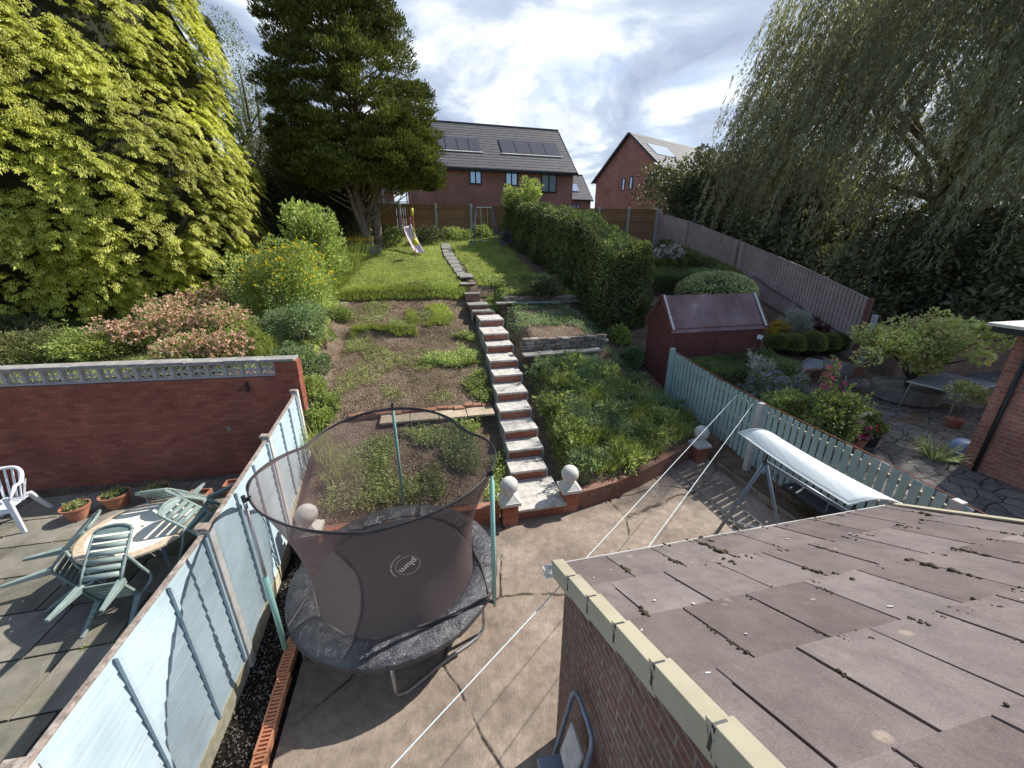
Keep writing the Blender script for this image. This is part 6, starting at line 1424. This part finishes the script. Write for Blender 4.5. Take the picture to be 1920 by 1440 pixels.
# flower border behind the mint fence
def bpos(u, v, t): a = att(u, v, t); return Vector(W(a[0], a[1], T(*W(a[0], a[1]).xy)))
def BP(u, v): p = atz(u, v, .78); return TS(p.x, p.y)
def border(name, label, t, s, rx, ry, h, k, n, L_, Wd, mat, **kw): p = W(t, s); p.z = T(p.x, p.y) + .0; return shrub(name, label, 'plant', p, rx, ry, h, k, n, L_, Wd, mat, rot=GA, **kw)
border('lavender', 'purple flowered salvia spikes behind the left part of the mint fence', *BP(1420, 768), .6, .55, 1.05, 30, 4200, .06, .018, M['weed_cool'], cr=.17, flowers=M['f_purple'], fn=260, fs=.04)
border('lavender', 'second patch of purple spikes further right behind the mint fence', *BP(1468, 766), .5, .5, 1.0, 26, 3200, .06, .018, M['weed_cool'], cr=.16, flowers=M['f_purple'], fn=180, fs=.04)
border('silver_lily', 'pale edged leafy stems rising out of the purple flowers', *BP(1412, 752), .3, .3, 1.25, 12, 900, .14, .035, M['silver'], cr=.15)
border('leafy_bush', 'dark green leafy bush behind the middle of the mint fence', *BP(1535, 832), .62, .6, 1.15, 30, 6000, .08, .045, M['hedge'], cr=.2)
border('leafy_bush', 'brighter green leafy bush between the purple flowers and the dark one', *BP(1462, 800), .5, .5, 1.0, 24, 4200, .08, .045, M['weed'], cr=.18)
border('pink_flower_plant', 'tall pink flower heads above the leafy bushes', *BP(1545, 785), .35, .3, 1.35, 10, 500, .08, .03, M['weed'], cr=.12, flowers=M['f_pink'], fn=46, fs=.07)
border('golden_mound', 'small yellow green feathery mound at the end of the border', *BP(1604, 802), .36, .34, .62, 18, 3200, .05, .02, M['gold'], cr=.12, stems=False)
border('white_flower_plant', 'cluster of white flowers between the dark bush and the golden mound', *BP(1585, 818), .25, .22, .75, 10, 700, .05, .03, M['hedge'], cr=.1, flowers=M['f_white'], fn=120, fs=.06)
border('orange_flower_plant', 'tiny orange flower clump at the foot of the mint fence', 6.2, 7.6, .16, .16, .2, 8, 500, .04, .02, M['weed'], cr=.06, flowers=M['f_orange'], fn=14, fs=.05, stems=False)
PGRP = 'flower pots on the right patio'
def fpot(label, u, v, r_, h, mat, leafm, fl, fn, ph, z=.7):
    p = atz(u, v, z); o = thing('flower_pot', label, 'flower pot', (p.x, p.y, z), 0, PGRP)
    MB().lathe([(.01, 0), (r_ * .72, 0), (r_, h), (r_ * .9, h), (r_ * .85, h * .88), (.01, h * .87)], n=24).build('pot_body', M[mat], o)
    P, D = clump_cloud(14, (r_ * 1.15, r_ * 1.15, ph * .5), r_ * .35, 1100); P[:, 2] += h + ph * .35; leaves('foliage', P, unit(D + rdir(len(D)) * .6), .05, .028, M[leafm], o)
    i_ = rng.choice(len(P), fn); q = np.repeat(P[i_] + np.array([0, 0, .03]), 6, 0) + rng.normal(0, .015, (fn * 6, 3)); leaves('flowers', q, rdir(len(q)), .05, .04, M[fl], o); return o
fpot('terracotta pot of bright pink flowers behind the mint fence', 1597, 838, .22, .24, 'terracotta', 'hedge', 'f_pink', 44, .32)
fpot('pot of pink flowers half hidden by the fence top, left of the terracotta one', 1565, 828, .16, .2, 'black_plastic', 'hedge', 'f_pink', 22, .3)
fpot('tall black pot with white and red flowers', 1627, 835, .17, .34, 'black_plastic', 'hedge', 'f_red', 10, .36)
p_ = atz(1443, 672, 1.05); fpot('terracotta bowl of pink geraniums at the corner of the shed', 1443, 668, .22, .22, 'terracotta', 'weed', 'f_pink', 40, .38, z=1.0)
# acer in a wide planter
pl = atz(1692, 748, .7); ac = thing('japanese_maple', 'spreading pale green and bronze maple in the dark planter', 'tree', (pl.x, pl.y, .7), 0)
m_ = MB(); tips = []
for k in range(9):
    a = 2 * PI * k / 9; e = (math.cos(a) * 1.15, math.sin(a) * 1.0, 1.35 + random.uniform(0, .5)); limb(m_, (0, 0, .9 if k % 2 else .55), e, .035, .012, .25)
limb(m_, (0, 0, .1), (.03, 0, 1.0), .07, .045, .1); m_.build('trunk', M['bark_dark'], ac, smooth=True)
P, D = clump_cloud(80, (1.5, 1.15, .62), .26, 13000, shell=.25); P[:, 2] = P[:, 2] * .9 + 1.55; P[:, 2] += .12 * P[:, 0]; D[:, 2] *= .3; leaves('foliage', P, D + rng.normal(0, .6, D.shape), .085, .06, M['maple'], ac)
m_ = MB(); m_.lathe([(.02, 0), (.62, 0), (.70, .05), (.72, .40), (.64, .42), (.60, .36), (.02, .34)], n=32); o = m_.build('wide_planter', M['slab_grey'], loc=(pl.x, pl.y, .70)); tag(o, 'wide dark stone planter holding the maple', 'planter')
# garden table
g = atz(1765, 765, .7); gt = thing('garden_table', 'grey topped outdoor table with slanting metal legs right of the maple', 'table', (g.x, g.y, .7), GA + .15)
MB().box((0, 0, .70), (1.7, .95, .03)).build('table_top', M['grey_fabric'], gt, bevel=.01); MB().box((0, 0, .675), (1.74, .99, .025)).build('top_frame', M['white_paint'], gt)
for sx in (-1, 1):
    for sy in (-1, 1): MB().tube([(sx * .8, sy * .42, .68), (sx * .88, sy * .46, 0)], .02, 6).build('leg', M['galv'], gt)
pw = W(*[x for x in TS(g.x + .55, g.y - .35)], 0); bz = thing('small_potted_tree', 'little pale leaved standard tree in a pot below the table', 'tree', (atz(1785, 800, .7)), 0)
MB().tube([(0, 0, .1), (.02, 0, .75)], .014, 6).build('trunk', M['bark'], bz); P, D = clump_cloud(18, (.36, .3, .14), .1, 1500); P[:, 2] += .85; leaves('foliage', P, D, .06, .035, M['varieg'], bz); MB().lathe([(.01, 0), (.12, 0), (.16, .2), (.13, .2), (.01, .17)], n=20).build('pot_body', M['terracotta'], bz)
# lounger and round seat
lc = atz(1508, 708, .7); lg = thing('sun_lounger', 'grey fabric sun lounger standing at the back of the right patio', 'lounger', (lc.x, lc.y, .7), R(28))
m_ = MB(); m_.grid(lambda a, b: (-.65 + 1.3 * a, -.27 + .54 * b, .30 + .42 * max(0, a - .45) ** 1.2 - .02 * math.sin(PI * a)), 14, 4); m_.build('sling', M['grey_fabric'], lg, smooth=True, solid=.012)
for sy in (-.28, .28): MB().tube([(-.65, sy, .30), (-.05, sy, .29), (.65, sy, .50)], .014, 6).build('side_rail', M['galv'], lg); MB().tube([(-.45, sy, .29), (-.5, sy, 0)], .013, 6).build('leg', M['galv'], lg); MB().tube([(.35, sy, .38), (.42, sy, 0)], .013, 6).build('leg', M['galv'], lg)
tc_ = atz(1562, 722, .7); ch = thing('garden_tub_chair', 'curved back grey garden chair beside the lounger', 'chair', (tc_.x, tc_.y, .7), 2.3)
m_ = MB(); m_.grid(lambda a, b: ((.34 + .05 * b) * math.cos(PI * a), (.34 + .05 * b) * math.sin(PI * a), .42 + .36 * b), 20, 4); m_.build('backrest', M['grey_fabric'], ch, smooth=True, solid=.015); MB().lathe([(.01, .44), (.33, .44), (.34, .40), (.01, .38)], n=24).build('seat', M['grey_fabric'], ch)
MB().tube([(.39 * math.cos(PI * k / 16), .39 * math.sin(PI * k / 16), .79) for k in range(17)], .014, 6).build('top_rail', M['galv'], ch)
for sx in (-1, 1):
    for sy in (-1, 1): MB().tube([(sx * .24, sy * .24, .4), (sx * .34, sy * .34, 0)], .014, 6).build('leg', M['galv'], ch)
grass_clump('striped spider like plant on the paving near the brick outbuilding', atz(1752, 858, .7), .16, .42, 150, 'varieg', w=.025, lean=1.1)
bgp = atz(1795, 858, .7); m_ = MB(); m_.lathe([(.01, 0), (.16, 0), (.20, .12), (.17, .30), (.10, .38), (.01, .36)], n=18)
M['blue_bag'] = plain('blue_white_bag', (.20, .27, .50), .4, .3, 9, dirt=(.6, .55, .6)); tag(m_.build('blue_bag', M['blue_bag'], loc=bgp, smooth=True), 'crumpled blue and white bag on the paving by the outbuilding wall', 'bag')
